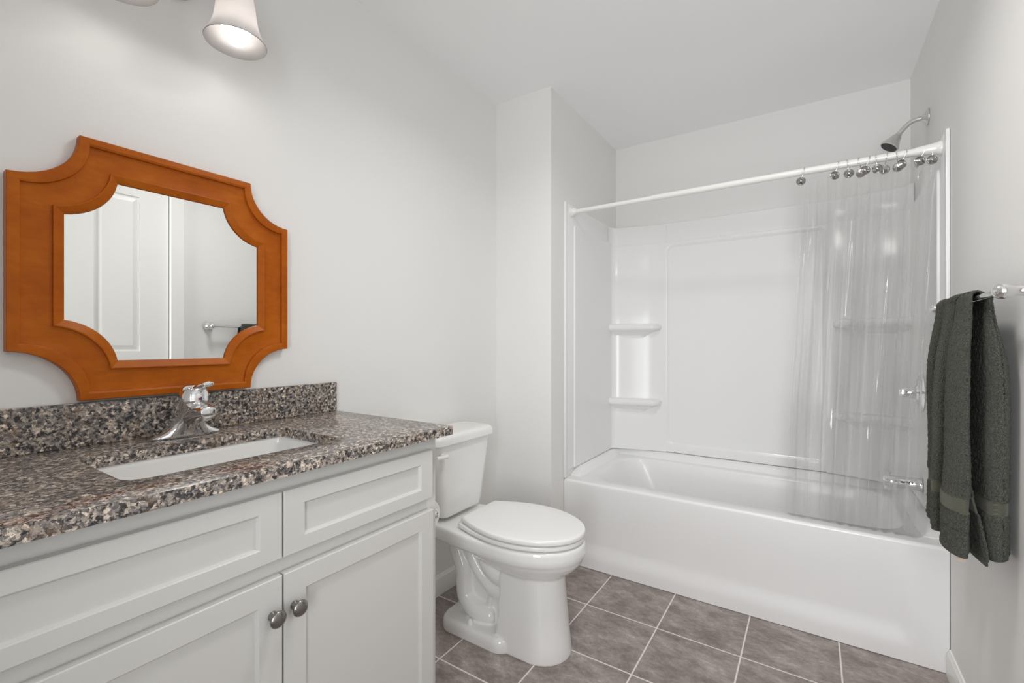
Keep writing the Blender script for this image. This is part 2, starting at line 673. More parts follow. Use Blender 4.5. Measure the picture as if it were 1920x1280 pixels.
# door with panels, seen in the mirror
def door_leaf():
    bm = bmesh.new()
    box(bm, XR + 0.012, XR + 0.045, DY0, DY1, 0.008, DZ)
    xf = XR + 0.004
    ys = [(DY0, DY0 + 0.142), (DY0 + 0.349, DY1 - 0.349), (DY1 - 0.142, DY1)]
    for a, b in ys:
        box(bm, xf, XR + 0.012, a, b, 0.008, DZ)
    for a, b in ((ys[0][1], ys[1][0]), (ys[1][1], ys[2][0])):
        for z0, z1 in ((0.008, 0.24), (0.98, 1.127), (2.03, DZ)):
            box(bm, xf, XR + 0.012, a, b, z0, z1)
        for z0, z1 in ((0.24, 0.98), (1.127, 2.03)):
            # sloped raised panel
            rings = []
            for ins, x in ((0.0, XR + 0.0119), (0.012, XR + 0.0119), (0.034, XR + 0.006), (0.036, XR + 0.006)):
                rings.append([(x, a + ins, z0 + ins), (x, b - ins, z0 + ins), (x, b - ins, z1 - ins), (x, a + ins, z1 - ins)])
            loft(bm, rings, True, False, True)
    return bm


d1 = struct('door_1', door_leaf(), 'trim', 'white panelled door seen in the mirror', angle=15)
bm = bmesh.new()
lathe(bm, [(0.0, 0), (0.026, 0.0), (0.026, 0.006), (0.012, 0.010), (0.011, 0.035), (0.024, 0.045), (0.027, 0.058), (0.020, 0.068), (0.0, 0.071)],
      (XR + 0.004, DY0 + 0.06, 0.95), (-1, 0, 0), 24, False)
obj('door_knob', bm, 'satin', d1)
bm = bmesh.new()
for a in ((DY1 + 0.004, DY1 + 0.078, 0, DZ + 0.078), (DY0 - 0.078, DY0 - 0.004, 0, DZ + 0.078), (DY0 - 0.004, DY1 + 0.004, DZ + 0.004, DZ + 0.078)):
    box(bm, XR - 0.016, XR, a[0], a[1], a[2], a[3], 0.003, 1)
struct('trim_1', bm, 'trim', 'white door casing seen in the mirror')

# trim ring of the ceiling lamp
bm = bmesh.new()
lathe(bm, [(0.162, 2.4695), (0.178, 2.4695), (0.182, 2.474), (0.182, ZC - 0.0005), (0.162, ZC - 0.0005), (0.162, 2.4695)], (1.15, 1.2, 0), (0, 0, 1), 40, False)
struct('trim_2', bm, 'trim', 'white ring round the flush ceiling lamp')

# ------------------------------------------------------------------ vanity cabinet
VY0, VY1 = 0.010, 0.9955
XFR, XD = 0.533, 0.553
vanity = thing('vanity_cabinet', (0.27, 0.522, 0), 'white shaker vanity cabinet with two doors under the granite counter', 'cabinet')
bm = bmesh.new()
box(bm, 0.004, XFR - 0.019, VY0, VY0 + 0.016, 0.0, 0.9033)
box(bm, 0.004, XFR - 0.019, VY1 - 0.016, VY1, 0.0, 0.9033)
box(bm, 0.004, 0.010, VY0 + 0.016, VY1 - 0.016, 0.10, 0.9033)
box(bm, 0.010, XFR - 0.019, VY0 + 0.016, VY1 - 0.016, 0.10, 0.116)
box(bm, XFR - 0.085, XFR - 0.07, VY0 + 0.016, VY1 - 0.016, 0.0, 0.10)
obj('carcass', bm, 'cabinet', vanity, smooth=False)
bm = bmesh.new()
F0, F1 = XFR - 0.019, XFR
box(bm, F0, F1, VY0, VY0 + 0.040, 0.10, 0.9033, 0.001, 1)
box(bm, F0, F1, VY1 - 0.040, VY1, 0.10, 0.9033, 0.001, 1)
box(bm, F0, F1, VY0 + 0.040, VY1 - 0.040, 0.855, 0.9033)
box(bm, F0, F1, VY0 + 0.040, VY1 - 0.040, 0.675, 0.750)
box(bm, F0, F1, VY0 + 0.040, VY1 - 0.040, 0.10, 0.14)
obj('face_frame', bm, 'cabinet', vanity, smooth=False)


def shaker(y0, y1, z0, z1, st, rt, rb):
    """frame-and-panel front, XFR..XD"""
    bm = bmesh.new()
    t = 0.0018

    def rect(x, i0, i1, k0, k1):
        return [(x, i0, k0), (x, i1, k0), (x, i1, k1), (x, i0, k1)]
    X0, X1 = XFR + 0.0012, XD
    rings = [rect(X0, y0, y1, z0, z1), rect(X1 - t, y0, y1, z0, z1), rect(X1, y0 + t, y1 - t, z0 + t, z1 - t),
             rect(X1, y0 + st, y1 - st, z0 + rb, z1 - rt)]
    d = 0.0016
    rings.append(rect(X1 - 0.0015, y0 + st + d, y1 - st - d, z0 + rb + d, z1 - rt - d))
    d2 = 0.0048
    rings.append(rect(X1 - 0.0065, y0 + st + d2, y1 - st - d2, z0 + rb + d2, z1 - rt - d2))
    rings.append(rect(X1 - 0.0085, y0 + st + d2 + .0006, y1 - st - d2 - .0006, z0 + rb + d2 + .0006, z1 - rt - d2 - .0006))
    loft(bm, rings, True, True, True)
    return bm


for (a, b) in ((0.0400, 0.5198), (0.5235, 0.9630)):
    obj('false_drawer_front', shaker(a, b, 0.7325, 0.8685, 0.045, 0.0335, 0.0315), 'cabinet', vanity, angle=12)
for side, (a, b) in enumerate(((0.0370, 0.5200), (0.5240, 0.9660))):
    dr = obj('cabinet_door', shaker(a, b, 0.118, 0.6985, 0.0475, 0.0465, 0.0475), 'cabinet', vanity, angle=12)
    ky = 0.4985 if side == 0 else 0.5455
    bm = bmesh.new()
    lathe(bm, [(0.0, 0.0), (0.0090, 0.0), (0.0090, 0.003), (0.0062, 0.006), (0.0056, 0.012), (0.0068, 0.016), (0.0125, 0.0185), (0.0160, 0.0205),
               (0.0168, 0.0225), (0.0155, 0.0250), (0.0115, 0.0275), (0.006, 0.0288), (0.0, 0.0291)], (XD, ky, 0.6255), (1, 0, 0), 32, False)
    obj('knob', bm, 'nickel', dr, angle=50)

# ------------------------------------------------------------------ countertop with backsplash and undermount sink
CX, CY0, CY1, CZ0, CZ1 = 0.5708, -0.012, 1.0287, 0.9038, 0.9296
SKX, SKY, SHX, SHY = 0.3105, 0.5150, 0.1405, 0.2200
counter = thing('countertop', (0.2854, 0.522, CZ0), 'speckled grey and tan granite vanity countertop with backsplash', 'countertop')
bm = bmesh.new()
K = 8
inn = rrect(SKX, SKY, SHX, SHY, 0.035, K)
out = rrect_outer((0.003 + CX) / 2, (CY0 + CY1) / 2, (CX - 0.003) / 2, (CY1 - CY0) / 2, inn, K)
ccx, ccy = (0.003 + CX) / 2, (CY0 + CY1) / 2


def scal(ring, d, hx, hy):
    return [(ccx + (x - ccx) * (hx - d) / hx, ccy + (y - ccy) * (hy - d) / hy) for x, y in ring]


def grow(cx, cy, hx, hy, r, d):
    return rrect(cx, cy, hx + d, hy + d, r + d, K)


b = 0.0025
HX, HY = (CX - 0.003) / 2, (CY1 - CY0) / 2
rings = [[(x, y, CZ0) for x, y in inn], [(x, y, CZ0) for x, y in out], [(x, y, CZ1 - b) for x, y in out],
         [(x, y, CZ1 - b * .3) for x, y in scal(out, b * .3, HX, HY)], [(x, y, CZ1) for x, y in scal(out, b, HX, HY)],
         [(x, y, CZ1) for x, y in grow(SKX, SKY, SHX, SHY, 0.035, 0.0025)],
         [(x, y, CZ1 - 0.0008) for x, y in grow(SKX, SKY, SHX, SHY, 0.035, 0.0008)],
         [(x, y, CZ1 - 0.0028) for x, y in inn], [(x, y, CZ0) for x, y in inn]]
loft(bm, rings, True, False, False)
bmesh.ops.remove_doubles(bm, verts=bm.verts, dist=1e-6)
obj('slab', bm, 'granite', counter, angle=40)
obj('backsplash', boxbm(0.001, 0.0200, CY0, CY1, CZ1, 1.0322, 0.0012, 1), 'granite', counter)

sink = thing('undermount_sink', (SKX, SKY, 0.76), 'white rectangular undermount sink in the granite counter', 'sink')
bm = bmesh.new()
zs = [(0.030, 0.9034), (0.004, 0.9034), (0.003, 0.9000), (0.001, 0.885), (-0.005, 0.84), (-0.016, 0.80), (-0.032, 0.778), (-0.055, 0.768), (-0.10, 0.765)]
rings = [[(x, y, z) for x, y in rrect(SKX, SKY, SHX + d, SHY + d, max(0.035 + d, 0.02), K)] for d, z in zs]
ext = [(-0.10, 0.757), (-0.05, 0.760), (-0.024, 0.772), (-0.006, 0.80), (0.010, 0.89), (0.030, 0.896)]
rings += [[(x, y, z) for x, y in rrect(SKX, SKY, SHX + d, SHY + d, max(0.035 + d, 0.02), K)] for d, z in ext]
vr = loft(bm, rings + [rings[0]], True, False, False)
bmesh.ops.remove_doubles(bm, verts=bm.verts, dist=1e-6)
# floor of the basin (inside and outside)
for z, flip in ((0.765, False), (0.757, True)):
    ring = [v for v in bm.verts if abs(v.co.z - z) < 1e-5]
    ring.sort(key=lambda v: math.atan2(v.co.y - SKY, v.co.x - SKX))
    bm.faces.new(ring)
obj('basin', bm, 'porcelain', sink, angle=50)
bm = bmesh.new()
lathe(bm, [(0.0, 0.002), (0.015, 0.002), (0.017, 0.004), (0.030, 0.003), (0.032, 0.0)], (SKX, SKY, 0.765), (0, 0, 1), 28, False)
obj('drain', bm, 'chrome', sink)

# ------------------------------------------------------------------ faucet
FX, FY, FZ = 0.080, 0.531, CZ1 + 0.0006
faucet = thing('bathroom_faucet', (FX, FY, FZ), 'chrome single-lever faucet behind the sink', 'faucet')
bm = bmesh.new()
prof = [(0.0270, 0.0800, 0.000), (0.0275, 0.0805, 0.003), (0.0262, 0.0775, 0.0065), (0.0252, 0.0660, 0.0115), (0.0245, 0.0520, 0.019),
        (0.0242, 0.0405, 0.029), (0.0242, 0.0335, 0.041), (0.0246, 0.0300, 0.054), (0.0252, 0.0288, 0.066), (0.0256, 0.0284, 0.078)]
rings = []
for hx, hy, z in prof:
    rings.append([(FX + 0.040 * (z / 0.082) ** 1.15 + hx * math.copysign(abs(cos(a)) ** 0.9, cos(a)), FY + hy * math.copysign(abs(sin(a)) ** 0.9, sin(a)), FZ + z)
                  for a in [2 * pi * i / 48 for i in range(48)]])
loft(bm, rings)
obj('body', bm, 'chrome', faucet, angle=40)
bm = bmesh.new()
rings = []
P = catmull([(FX + 0.035, FY, FZ + 0.054), (FX + 0.060, FY, FZ + 0.062), (FX + 0.092, FY, FZ + 0.070), (FX + 0.118, FY, FZ + 0.0715), (FX + 0.126, FY, FZ + 0.0705)], 8)
for i, p in enumerate(P):
    t = i / (len(P) - 1)
    hw = lerp(0.025, 0.0165, t) * (1 if t < 0.93 else lerp(1, 0.72, (t - 0.93) / 0.07))
    hh = lerp(0.022, 0.0115, t) * (1 if t < 0.93 else lerp(1, 0.6, (t - 0.93) / 0.07))
    rings.append([(p.x, p.y + hw * math.copysign(abs(cos(a)) ** 0.75, cos(a)), p.z + hh * math.copysign(abs(sin(a)) ** 0.75, sin(a)))
                  for a in [2 * pi * k / 28 for k in range(28)]])
loft(bm, rings)
sp = obj('spout', bm, 'chrome', faucet, angle=45)
bm = bmesh.new()
lathe(bm, [(0.0, 0), (0.0105, 0.0), (0.0112, 0.002), (0.0112, 0.012), (0.0, 0.012)], (FX + 0.110, FY, FZ + 0.0505), (0, 0, 1), 24, False)
obj('aerator', bm, 'satin', sp)
bm = bmesh.new()
rings = []
for hx, hy, z, dx in ((0.0285, 0.0300, 0.0775, 0.039), (0.0305, 0.0322, 0.080, 0.0405), (0.0315, 0.0330, 0.097, 0.0425), (0.0308, 0.0322, 0.112, 0.042), (0.0285, 0.0300, 0.122, 0.040),
                      (0.0225, 0.0245, 0.1295, 0.037), (0.015, 0.0165, 0.1340, 0.035), (0.006, 0.007, 0.1355, 0.034), (0.001, 0.001, 0.1357, 0.034)):
    rings.append([(FX + dx + hx * cos(a), FY + hy * sin(a), FZ + z) for a in [2 * pi * k / 36 for k in range(36)]])
loft(bm, rings)
# lever paddle reaching forward from the dome
rings = []
P = catmull([(FX + 0.034, FY + 0.003, FZ + 0.119), (FX + 0.055, FY + 0.006, FZ + 0.126), (FX + 0.074, FY + 0.010, FZ + 0.1325), (FX + 0.088, FY + 0.014, FZ + 0.138), (FX + 0.092, FY + 0.015, FZ + 0.139)], 6)
for i, p in enumerate(P):
    t = i / (len(P) - 1)
    hw = lerp(0.019, 0.0105, t) * (1 if t < 0.9 else lerp(1, 0.55, (t - 0.9) / 0.1))
    hh = lerp(0.0110, 0.0058, t) * (1 if t < 0.9 else lerp(1, 0.5, (t - 0.9) / 0.1))
    rings.append([(p.x, p.y + hw * cos(a), p.z + hh * sin(a)) for a in [2 * pi * k / 20 for k in range(20)]])
loft(bm, rings)
hd = obj('lever_handle', bm, 'chrome', faucet, angle=50)
for nm, mk, dy in (('hot_mark', 'red', -0.0016), ('cold_mark', 'blue', 0.0016)):
    bm = bmesh.new()
    box(bm, FX + 0.0732, FX + 0.0746, FY + dy - 0.0015, FY + dy + 0.0015, FZ + 0.098, FZ + 0.104)
    o = obj(nm, bm, mk, hd)
    o['label'] = 'red hot-water dot' if mk == 'red' else 'blue cold-water dot'

# ------------------------------------------------------------------ mirror
MY, MZ = 0.5269, 1.3498
mirror = thing('wall_mirror', (0.0, MY, MZ - 0.312), 'square wall mirror with notched corners in an orange-brown wood frame', 'mirror')


def notched(h, c, sag, n=12):
    """square outline of half size h; edges end at +-c; corners cut by an inward arc of the given sagitta. (y,z) offsets, ccw from +y+z corner"""
    out = []
    for q in range(4):
        rot = q * pi / 2
        a = Vector((h, c))
        bb = Vector((c, h))
        ch = bb - a
        ln = ch.length
        R = (ln * ln / 4 + sag * sag) / (2 * sag)
        mid = (a + bb) / 2
        outd = Vector((1, 1)).normalized()
        cen = mid + outd * (R - sag)
        a0 = math.atan2((a - cen).y, (a - cen).x)
        a1 = math.atan2((bb - cen).y, (bb - cen).x)
        if a0 < 0:
            a0 += 2 * pi
        if a1 < 0:
            a1 += 2 * pi
        for i in range(n + 1):
            t = a0 + (a1 - a0) * i / n
            p = cen + Vector((cos(t), sin(t))) * R
            out.append((p.x * cos(rot) - p.y * sin(rot), p.x * sin(rot) + p.y * cos(rot)))
    return out


bm = bmesh.new()
# (half size, edge end, sagitta, x)
fr = [(0.3115, 0.1940, 0.0340, 0.002), (0.3115, 0.1940, 0.0340, 0.0265), (0.3100, 0.1930, 0.0340, 0.0290), (0.2960, 0.1810, 0.0338, 0.0305),
      (0.2915, 0.1765, 0.0335, 0.0285), (0.2905, 0.1755, 0.0335, 0.0215), (0.2820, 0.1690, 0.0325, 0.0190), (0.2640, 0.1560, 0.0290, 0.0180), (0.2480, 0.1440, 0.0262, 0.0195),
      (0.2395, 0.1375, 0.0250, 0.0205), (0.2385, 0.1370, 0.0250, 0.0265), (0.2360, 0.1350, 0.0248, 0.0272), (0.2200, 0.1225, 0.0225, 0.0200), (0.2185, 0.1215, 0.0222, 0.0150)]
rings = [[(x, MY + y, MZ + z) for y, z in notched(h, c, s)] for h, c, s, x in fr]
loft(bm, rings, True, False, False)
# back
loft(bm, [[(0.002, MY + y, MZ + z) for y, z in notched(0.3115, 0.1940, 0.0340)], [(0.002, MY + y, MZ + z) for y, z in notched(0.2185, 0.1215, 0.0222)]], True, False, False)
bmesh.ops.remove_doubles(bm, verts=bm.verts, dist=1e-6)
obj('frame', bm, 'wood', mirror, angle=28)
bm = bmesh.new()
loft(bm, [[(0.010, MY + y, MZ + z) for y, z in notched(0.222, 0.124, 0.022)], [(0.0155, MY + y, MZ + z) for y, z in notched(0.222, 0.124, 0.022)]], True, True, True)
obj('mirror_glass', bm, 'mirror', mirror, smooth=False)

# ------------------------------------------------------------------ vanity light
LX, LY, LS = 0.165, 0.4885, 0.125
lamp = thing('vanity_light', (0.0, LY, 2.15), 'two-bulb vanity wall light with frosted bell shades above the mirror', 'wall light')
bm = bmesh.new()
lathe(bm, [(0.0, 0.0), (0.058, 0.0), (0.058, 0.006), (0.052, 0.020), (0.035, 0.032), (0.016, 0.038), (0.014, 0.050), (0.0, 0.052)], (0.0005, LY + 0.035, 2.176), (1, 0, 0), 36, False)
obj('canopy', bm, 'satin', lamp, angle=45)
bm = bmesh.new()
tube(bm, [(0.052, LY - 0.205, 2.190), (0.052, LY + 0.205, 2.190)], 0.009, 16, 1)
for s in (-1, 1):
    lathe(bm, [(0.0, -0.008), (0.010, -0.007), (0.0135, 0.0), (0.010, 0.007), (0.0, 0.008)], (0.052, LY + s * 0.208, 2.190), (0, 1, 0), 18, False)
tube(bm, [(0.035, LY + 0.035, 2.176), (0.05, LY + 0.03, 2.182), (0.052, LY + 0.01, 2.190)], 0.010, 14, 6)
obj('bar', bm, 'satin', lamp, angle=45)
for s in (-1, 1):
    y = LY + s * LS
    bm = bmesh.new()
    tube(bm, [(0.052, y, 2.190), (0.085, y, 2.212), (0.130, y, 2.208), (0.160, y, 2.185), (LX, y, 2.155)], 0.0065, 14, 8)
    obj('arm', bm, 'satin', lamp, angle=50)
    bm = bmesh.new()
    lathe(bm, [(0.0, 0.0), (0.015, 0.0), (0.026, -0.012), (0.030, -0.030), (0.027, -0.032), (0.012, -0.014), (0.0, -0.012)], (LX, y, 2.160), (0, 0, 1), 28, False)
    obj('socket', bm, 'satin', lamp, angle=50)
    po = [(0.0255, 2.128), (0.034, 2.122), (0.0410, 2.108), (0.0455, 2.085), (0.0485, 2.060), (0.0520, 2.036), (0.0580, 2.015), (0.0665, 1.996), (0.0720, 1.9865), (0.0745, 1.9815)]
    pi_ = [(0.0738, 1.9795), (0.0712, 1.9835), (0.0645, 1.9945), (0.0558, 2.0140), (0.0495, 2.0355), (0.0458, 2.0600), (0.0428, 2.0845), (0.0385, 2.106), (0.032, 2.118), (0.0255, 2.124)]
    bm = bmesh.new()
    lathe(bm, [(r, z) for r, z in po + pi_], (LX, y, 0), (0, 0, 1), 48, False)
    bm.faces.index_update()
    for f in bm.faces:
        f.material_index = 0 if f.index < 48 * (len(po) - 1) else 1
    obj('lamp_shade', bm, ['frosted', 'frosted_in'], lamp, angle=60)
    bm = bmesh.new()
    bp_ = [(0.0, -0.0345)]
    for i in range(1, 9):
        a = -pi / 2 + i * (pi / 2 + 0.35) / 8
        bp_.append((0.0345 * cos(a), 0.0345 * sin(a)))
    bp_ += [(0.026, 0.026), (0.019, 0.042), (0.014, 0.058), (0.0135, 0.11), (0.0, 0.11)]
    lathe(bm, bp_, (LX, y, 2.010), (0, 0, 1), 24, False)
    o = obj('bulb', bm, 'bulb', lamp, angle=60)
    o['label'] = 'lit white bulb'

# ------------------------------------------------------------------ toilet
TY = 1.534
toilet = thing('toilet', (0.38, TY, 0), 'white two-piece toilet with closed lid beside the vanity', 'toilet')


def egg(x0, x1, hw_back, hw, xm, n=48, p=2.0):
    """plan outline: back at x0 (half width hw_back), widest hw at xm, round tip at x1"""
    right = []
    m = n // 2
    for i in range(m + 1):
        t = i / m
        if t < 0.42:
            u = t / 0.42
            x = lerp(x0, xm, u)
            w = lerp(hw_back, hw, sin(u * pi / 2))
        else:
            u = (t - 0.42) / 0.58
            a = u * pi / 2
            x = xm + (x1 - xm) * sin(a) ** (2 / p)
            w = hw * max(cos(a), 0) ** (2 / p)
        right.append((x, w))
    pts = [(x, TY - w) for x, w in right] + [(x, TY + w) for x, w in reversed(right[:-1])]
    return pts


bm = bmesh.new()


def ringz(o, z):
    return [(x, y, z) for x, y in o]


# rim and deck
RZ = 0.431
loft(bm, [ringz(egg(0.060, 0.730, 0.112, 0.156, 0.50), RZ - 0.068), ringz(egg(0.046, 0.749, 0.125, 0.173, 0.50), RZ - 0.060), ringz(egg(0.040, 0.755, 0.129, 0.179, 0.50), RZ - 0.052), ringz(egg(0.040, 0.758, 0.130, 0.182, 0.50), RZ - 0.036),
          ringz(egg(0.040, 0.757, 0.130, 0.181, 0.50), RZ - 0.012), ringz(egg(0.043, 0.754, 0.128, 0.178, 0.50), RZ - 0.003), ringz(egg(0.050, 0.745, 0.122, 0.170, 0.50), RZ)])
# bowl underside sweeping down to the pedestal
loft(bm, [ringz(egg(0.38, 0.640, 0.040, 0.070, 0.54), 0.270), ringz(egg(0.36, 0.672, 0.060, 0.096, 0.53), 0.293), ringz(egg(0.33, 0.702, 0.085, 0.124, 0.52), 0.315),
          ringz(egg(0.30, 0.727, 0.100, 0.147, 0.51), 0.336), ringz(egg(0.27, 0.744, 0.112, 0.164, 0.50), 0.356), ringz(egg(0.25, 0.751, 0.116, 0.172, 0.50), 0.372), ringz(egg(0.24, 0.748, 0.112, 0.168, 0.50), 0.400)])


def dshape(x0, x1, hw, n=40):
    """flat back, straight sides, half-round front"""
    pts = []
    xm = x1 - hw * 1.05
    m = n // 2
    for i in range(m + 1):
        a = -pi / 2 + pi * i / m
        pts.append((xm + (x1 - xm) * cos(a), TY + hw * sin(a)))
    pts.append((lerp(xm, x0, .5), TY + hw))
    pts.append((x0, TY + hw))
    pts.append((x0, TY - hw))
    pts.append((lerp(xm, x0, .5), TY - hw))
    return pts


# pedestal column
loft(bm, [ringz(dshape(0.435, 0.702, 0.111), -0.002), ringz(dshape(0.437, 0.700, 0.110), 0.03), ringz(dshape(0.447, 0.690, 0.105), 0.12), ringz(dshape(0.453, 0.680, 0.100), 0.22), ringz(dshape(0.456, 0.674, 0.097), 0.29),
          ringz(dshape(0.458, 0.670, 0.095), 0.325)])
# web and rear leg
loft(bm, [[(x, y, z) for x, y in rrect(0.345 - 0.02 * (z > .2), TY, 0.150, 0.044, 0.03, 5)] for z in (0.02, 0.15, 0.28, 0.39)])
# base flange
loft(bm, [[(x, y, z) for x, y in rrect(0.335, TY, hx, hy, 0.06, 8)] for hx, hy, z in ((0.170, 0.136, -0.002), (0.170, 0.136, 0.030), (0.167, 0.133, 0.044), (0.158, 0.124, 0.053))])
# trapway relief on both sides
for s in (-1, 1):
    y = TY + s * 0.042
    tube(bm, [(0.185, y - s * .01, 0.385), (0.190, y, 0.335), (0.215, y + s * .006, 0.285), (0.240, y + s * .008, 0.235), (0.243, y + s * .008, 0.180), (0.252, y + s * .008, 0.125), (0.290, y + s * .012, 0.092),
              (0.340, y + s * .014, 0.082), (0.385, y + s * .010, 0.080), (0.395, y + s * 0.006, 0.080)],
         [0.034, 0.036, 0.037, 0.036, 0.036, 0.038, 0.040, 0.038, 0.030, 0.016], 18, 6)
    tube(bm, [(0.235, y, 0.360), (0.265, y, 0.315), (0.310, y + s * .004, 0.255), (0.365, y + s * .004, 0.205), (0.430, y + s * .004, 0.180), (0.560, y - s * .01, 0.172)],
         [0.024, 0.027, 0.029, 0.030, 0.032, 0.030], 18, 6)
    tube(bm, [(0.365, y + s * .004, 0.100), (0.385, y + s * .004, 0.170)], [0.014, 0.014], 12, 4)
    tube(bm, [(0.33, y + s * .002, 0.37), (0.36, y + s * .012, 0.315), (0.42, y + s * .012, 0.265), (0.56, y - s * .014, 0.235)], [0.030, 0.040, 0.046, 0.048], 18, 6)
bowl = obj('bowl', bm, 'porcelain', toilet, angle=180)
md = bowl.modifiers.new('fuse', 'REMESH')
md.mode = 'VOXEL'
md.voxel_size = 0.0042
md.use_smooth_shade = True
sm = bowl.modifiers.new('glaze', 'SMOOTH')
sm.factor = 0.5
sm.iterations = 7
for s in (-1, 1):
    bm = bmesh.new()
    lathe(bm, [(0.0, 0.0), (0.0115, 0.0), (0.0115, 0.010), (0.0085, 0.019), (0.004, 0.0225), (0.0, 0.023)], (0.318, TY + s * 0.108, 0.051), (0, 0, 1), 20, False)
    obj('bolt_cap', bm, 'plastic', toilet, angle=60)

# tank
bm = bmesh.new()
rings = []
for z, x1, hw, r in ((0.447, 0.190, 0.112, 0.03), (0.449, 0.196, 0.126, 0.035), (0.456, 0.201, 0.134, 0.04), (0.475, 0.204, 0.139, 0.042), (0.60, 0.208, 0.161, 0.042), (0.70, 0.212, 0.178, 0.042), (0.757, 0.213, 0.186, 0.042)):
    x0 = 0.022
    rings.append([(x, y, z) for x, y in rrect((x0 + x1) / 2, TY, (x1 - x0) / 2, hw, r, 8)])
loft(bm, rings)
obj('tank', bm, 'porcelain', toilet, angle=50)
bm = bmesh.new()
rings = []
for z, d in ((0.7575, 0.004), (0.759, 0.0), (0.778, 0.0005), (0.787, 0.003), (0.7925, 0.008), (0.7955, 0.016), (0.797, 0.03)):
    o = []
    for x, y in rrect(0.121, TY, 0.104 - d, 0.205 - d, 0.045, 8):
        bow = 0.012 * (1 - ((y - TY) / 0.205) ** 2) * sstep(0.121, 0.2, x)
        o.append((x + bow, y, z))
    rings.append(o)
loft(bm, rings)
obj('tank_lid', bm, 'porcelain', toilet, angle=50)
# flush lever
bm = bmesh.new()
lathe(bm, [(0.0, 0.0), (0.012, 0.0), (0.012, 0.004), (0.008, 0.008), (0.008, 0.016), (0.0, 0.016)], (0.2105, TY - 0.152, 0.716), (1, 0, 0), 20, False)
tube(bm, [(0.229, TY - 0.144, 0.716), (0.231, TY - 0.170, 0.717), (0.228, TY - 0.205, 0.719)], [0.0095, 0.0075, 0.0085], 14, 6)
obj('flush_lever', bm, 'plastic', toilet, angle=60)


def slab(bm, f, levels):
    loft(bm, [ringz(f(d), z) for d, z in levels])


seat_o = lambda d: egg(0.272 + d, 0.752 - d, 0.128 - d, 0.180 - d, 0.50, 60)
lid_o = lambda d: egg(0.278 + d, 0.756 - d, 0.116 - d, 0.182 - d, 0.50, 60)
bm = bmesh.new()
slab(bm, seat_o, ((0.003, 0.4365), (0.0005, 0.4370), (0.0, 0.4385), (0.0, 0.4490), (0.0012, 0.4508), (0.003, 0.4514)))
obj('seat', bm, 'plastic', toilet, angle=60)
bm = bmesh.new()
slab(bm, lid_o, ((0.003, 0.4576), (0.0005, 0.4580), (0.0, 0.4595), (0.0, 0.4690), (0.0012, 0.4725), (0.004, 0.4748), (0.009, 0.4758), (0.05, 0.4772), (0.09, 0.478)))
obj('seat_lid', bm, 'plastic', toilet, angle=60)
for s in (-1, 1):
    bm = bmesh.new()
    loft(bm, [[(x, y, z) for x, y in rrect(0.268, TY + s * 0.078, hx, hy, 0.012, 5)] for hx, hy, z in ((0.020, 0.026, 0.4305), (0.020, 0.026, 0.437), (0.016, 0.022, 0.446), (0.012, 0.018, 0.456), (0.010, 0.014, 0.4575))])
    obj('hinge', bm, 'plastic', toilet, angle=60)
bm = bmesh.new()
box(bm, 0.640, 0.672, TY - 0.1265, TY - 0.108, 0.4525, 0.4575, 0.001, 1)
obj('lid_bumper', bm, 'plastic', toilet)
bm = bmesh.new()
box(bm, 0.662, 0.670, TY - 0.122, TY - 0.112, 0.4305, 0.436, 0.001, 1)
obj('seat_bumper', bm, 'plastic', toilet)
# supply stop and hose behind the bowl
bm = bmesh.new()
lathe(bm, [(0.0, 0), (0.022, 0.0), (0.020, 0.005), (0.008, 0.007), (0.008, 0.045), (0.0, 0.045)], (0.0005, TY - 0.17, 0.20), (1, 0, 0), 20, False)
tube(bm, [(0.045, TY - 0.17, 0.20), (0.050, TY - 0.172, 0.28), (0.060, TY - 0.14, 0.36), (0.075, TY - 0.10, 0.4475)], 0.006, 12, 8)
obj('supply_hose', bm, 'chrome', toilet, angle=60)

# ------------------------------------------------------------------ toilet paper on the cabinet side
TPX, TPY, TPZ = 0.399, 1.055, 0.636
holder = thing('toilet_paper_holder', (TPX, VY1, TPZ), 'chrome toilet paper holder on the side of the vanity', 'paper holder')
for s in (-1, 1):
    x = TPX + s * 0.066
    bm = bmesh.new()
    lathe(bm, [(0.0, 0.0), (0.018, 0.0), (0.018, 0.004), (0.009, 0.010), (0.008, 0.052), (0.015, 0.058), (0.0165, 0.070), (0.011, 0.078), (0.0, 0.080)], (x, VY1 + 0.0005, TPZ), (0, 1, 0), 22, False)
    obj('bracket', bm, 'chrome', holder, angle=50)
bm = bmesh.new()
tube(bm, [(TPX - 0.066, TPY + 0.005, TPZ), (TPX + 0.066, TPY + 0.005, TPZ)], 0.006, 14, 1)
obj('roller', bm, 'chrome', holder)
roll = thing('toilet_paper_roll', (TPX, TPY, TPZ - 0.05), 'white toilet paper roll hanging beside the vanity', 'toilet paper')
bm = bmesh.new()
lathe(bm, [(0.020, -0.050), (0.046, -0.050), (0.047, -0.049), (0.047, 0.049), (0.046, 0.050), (0.020, 0.050), (0.020, -0.050)], (TPX, TPY + 0.005, TPZ - 0.010), (1, 0, 0), 40, False)
obj('paper', bm, 'paper', roll, angle=40)

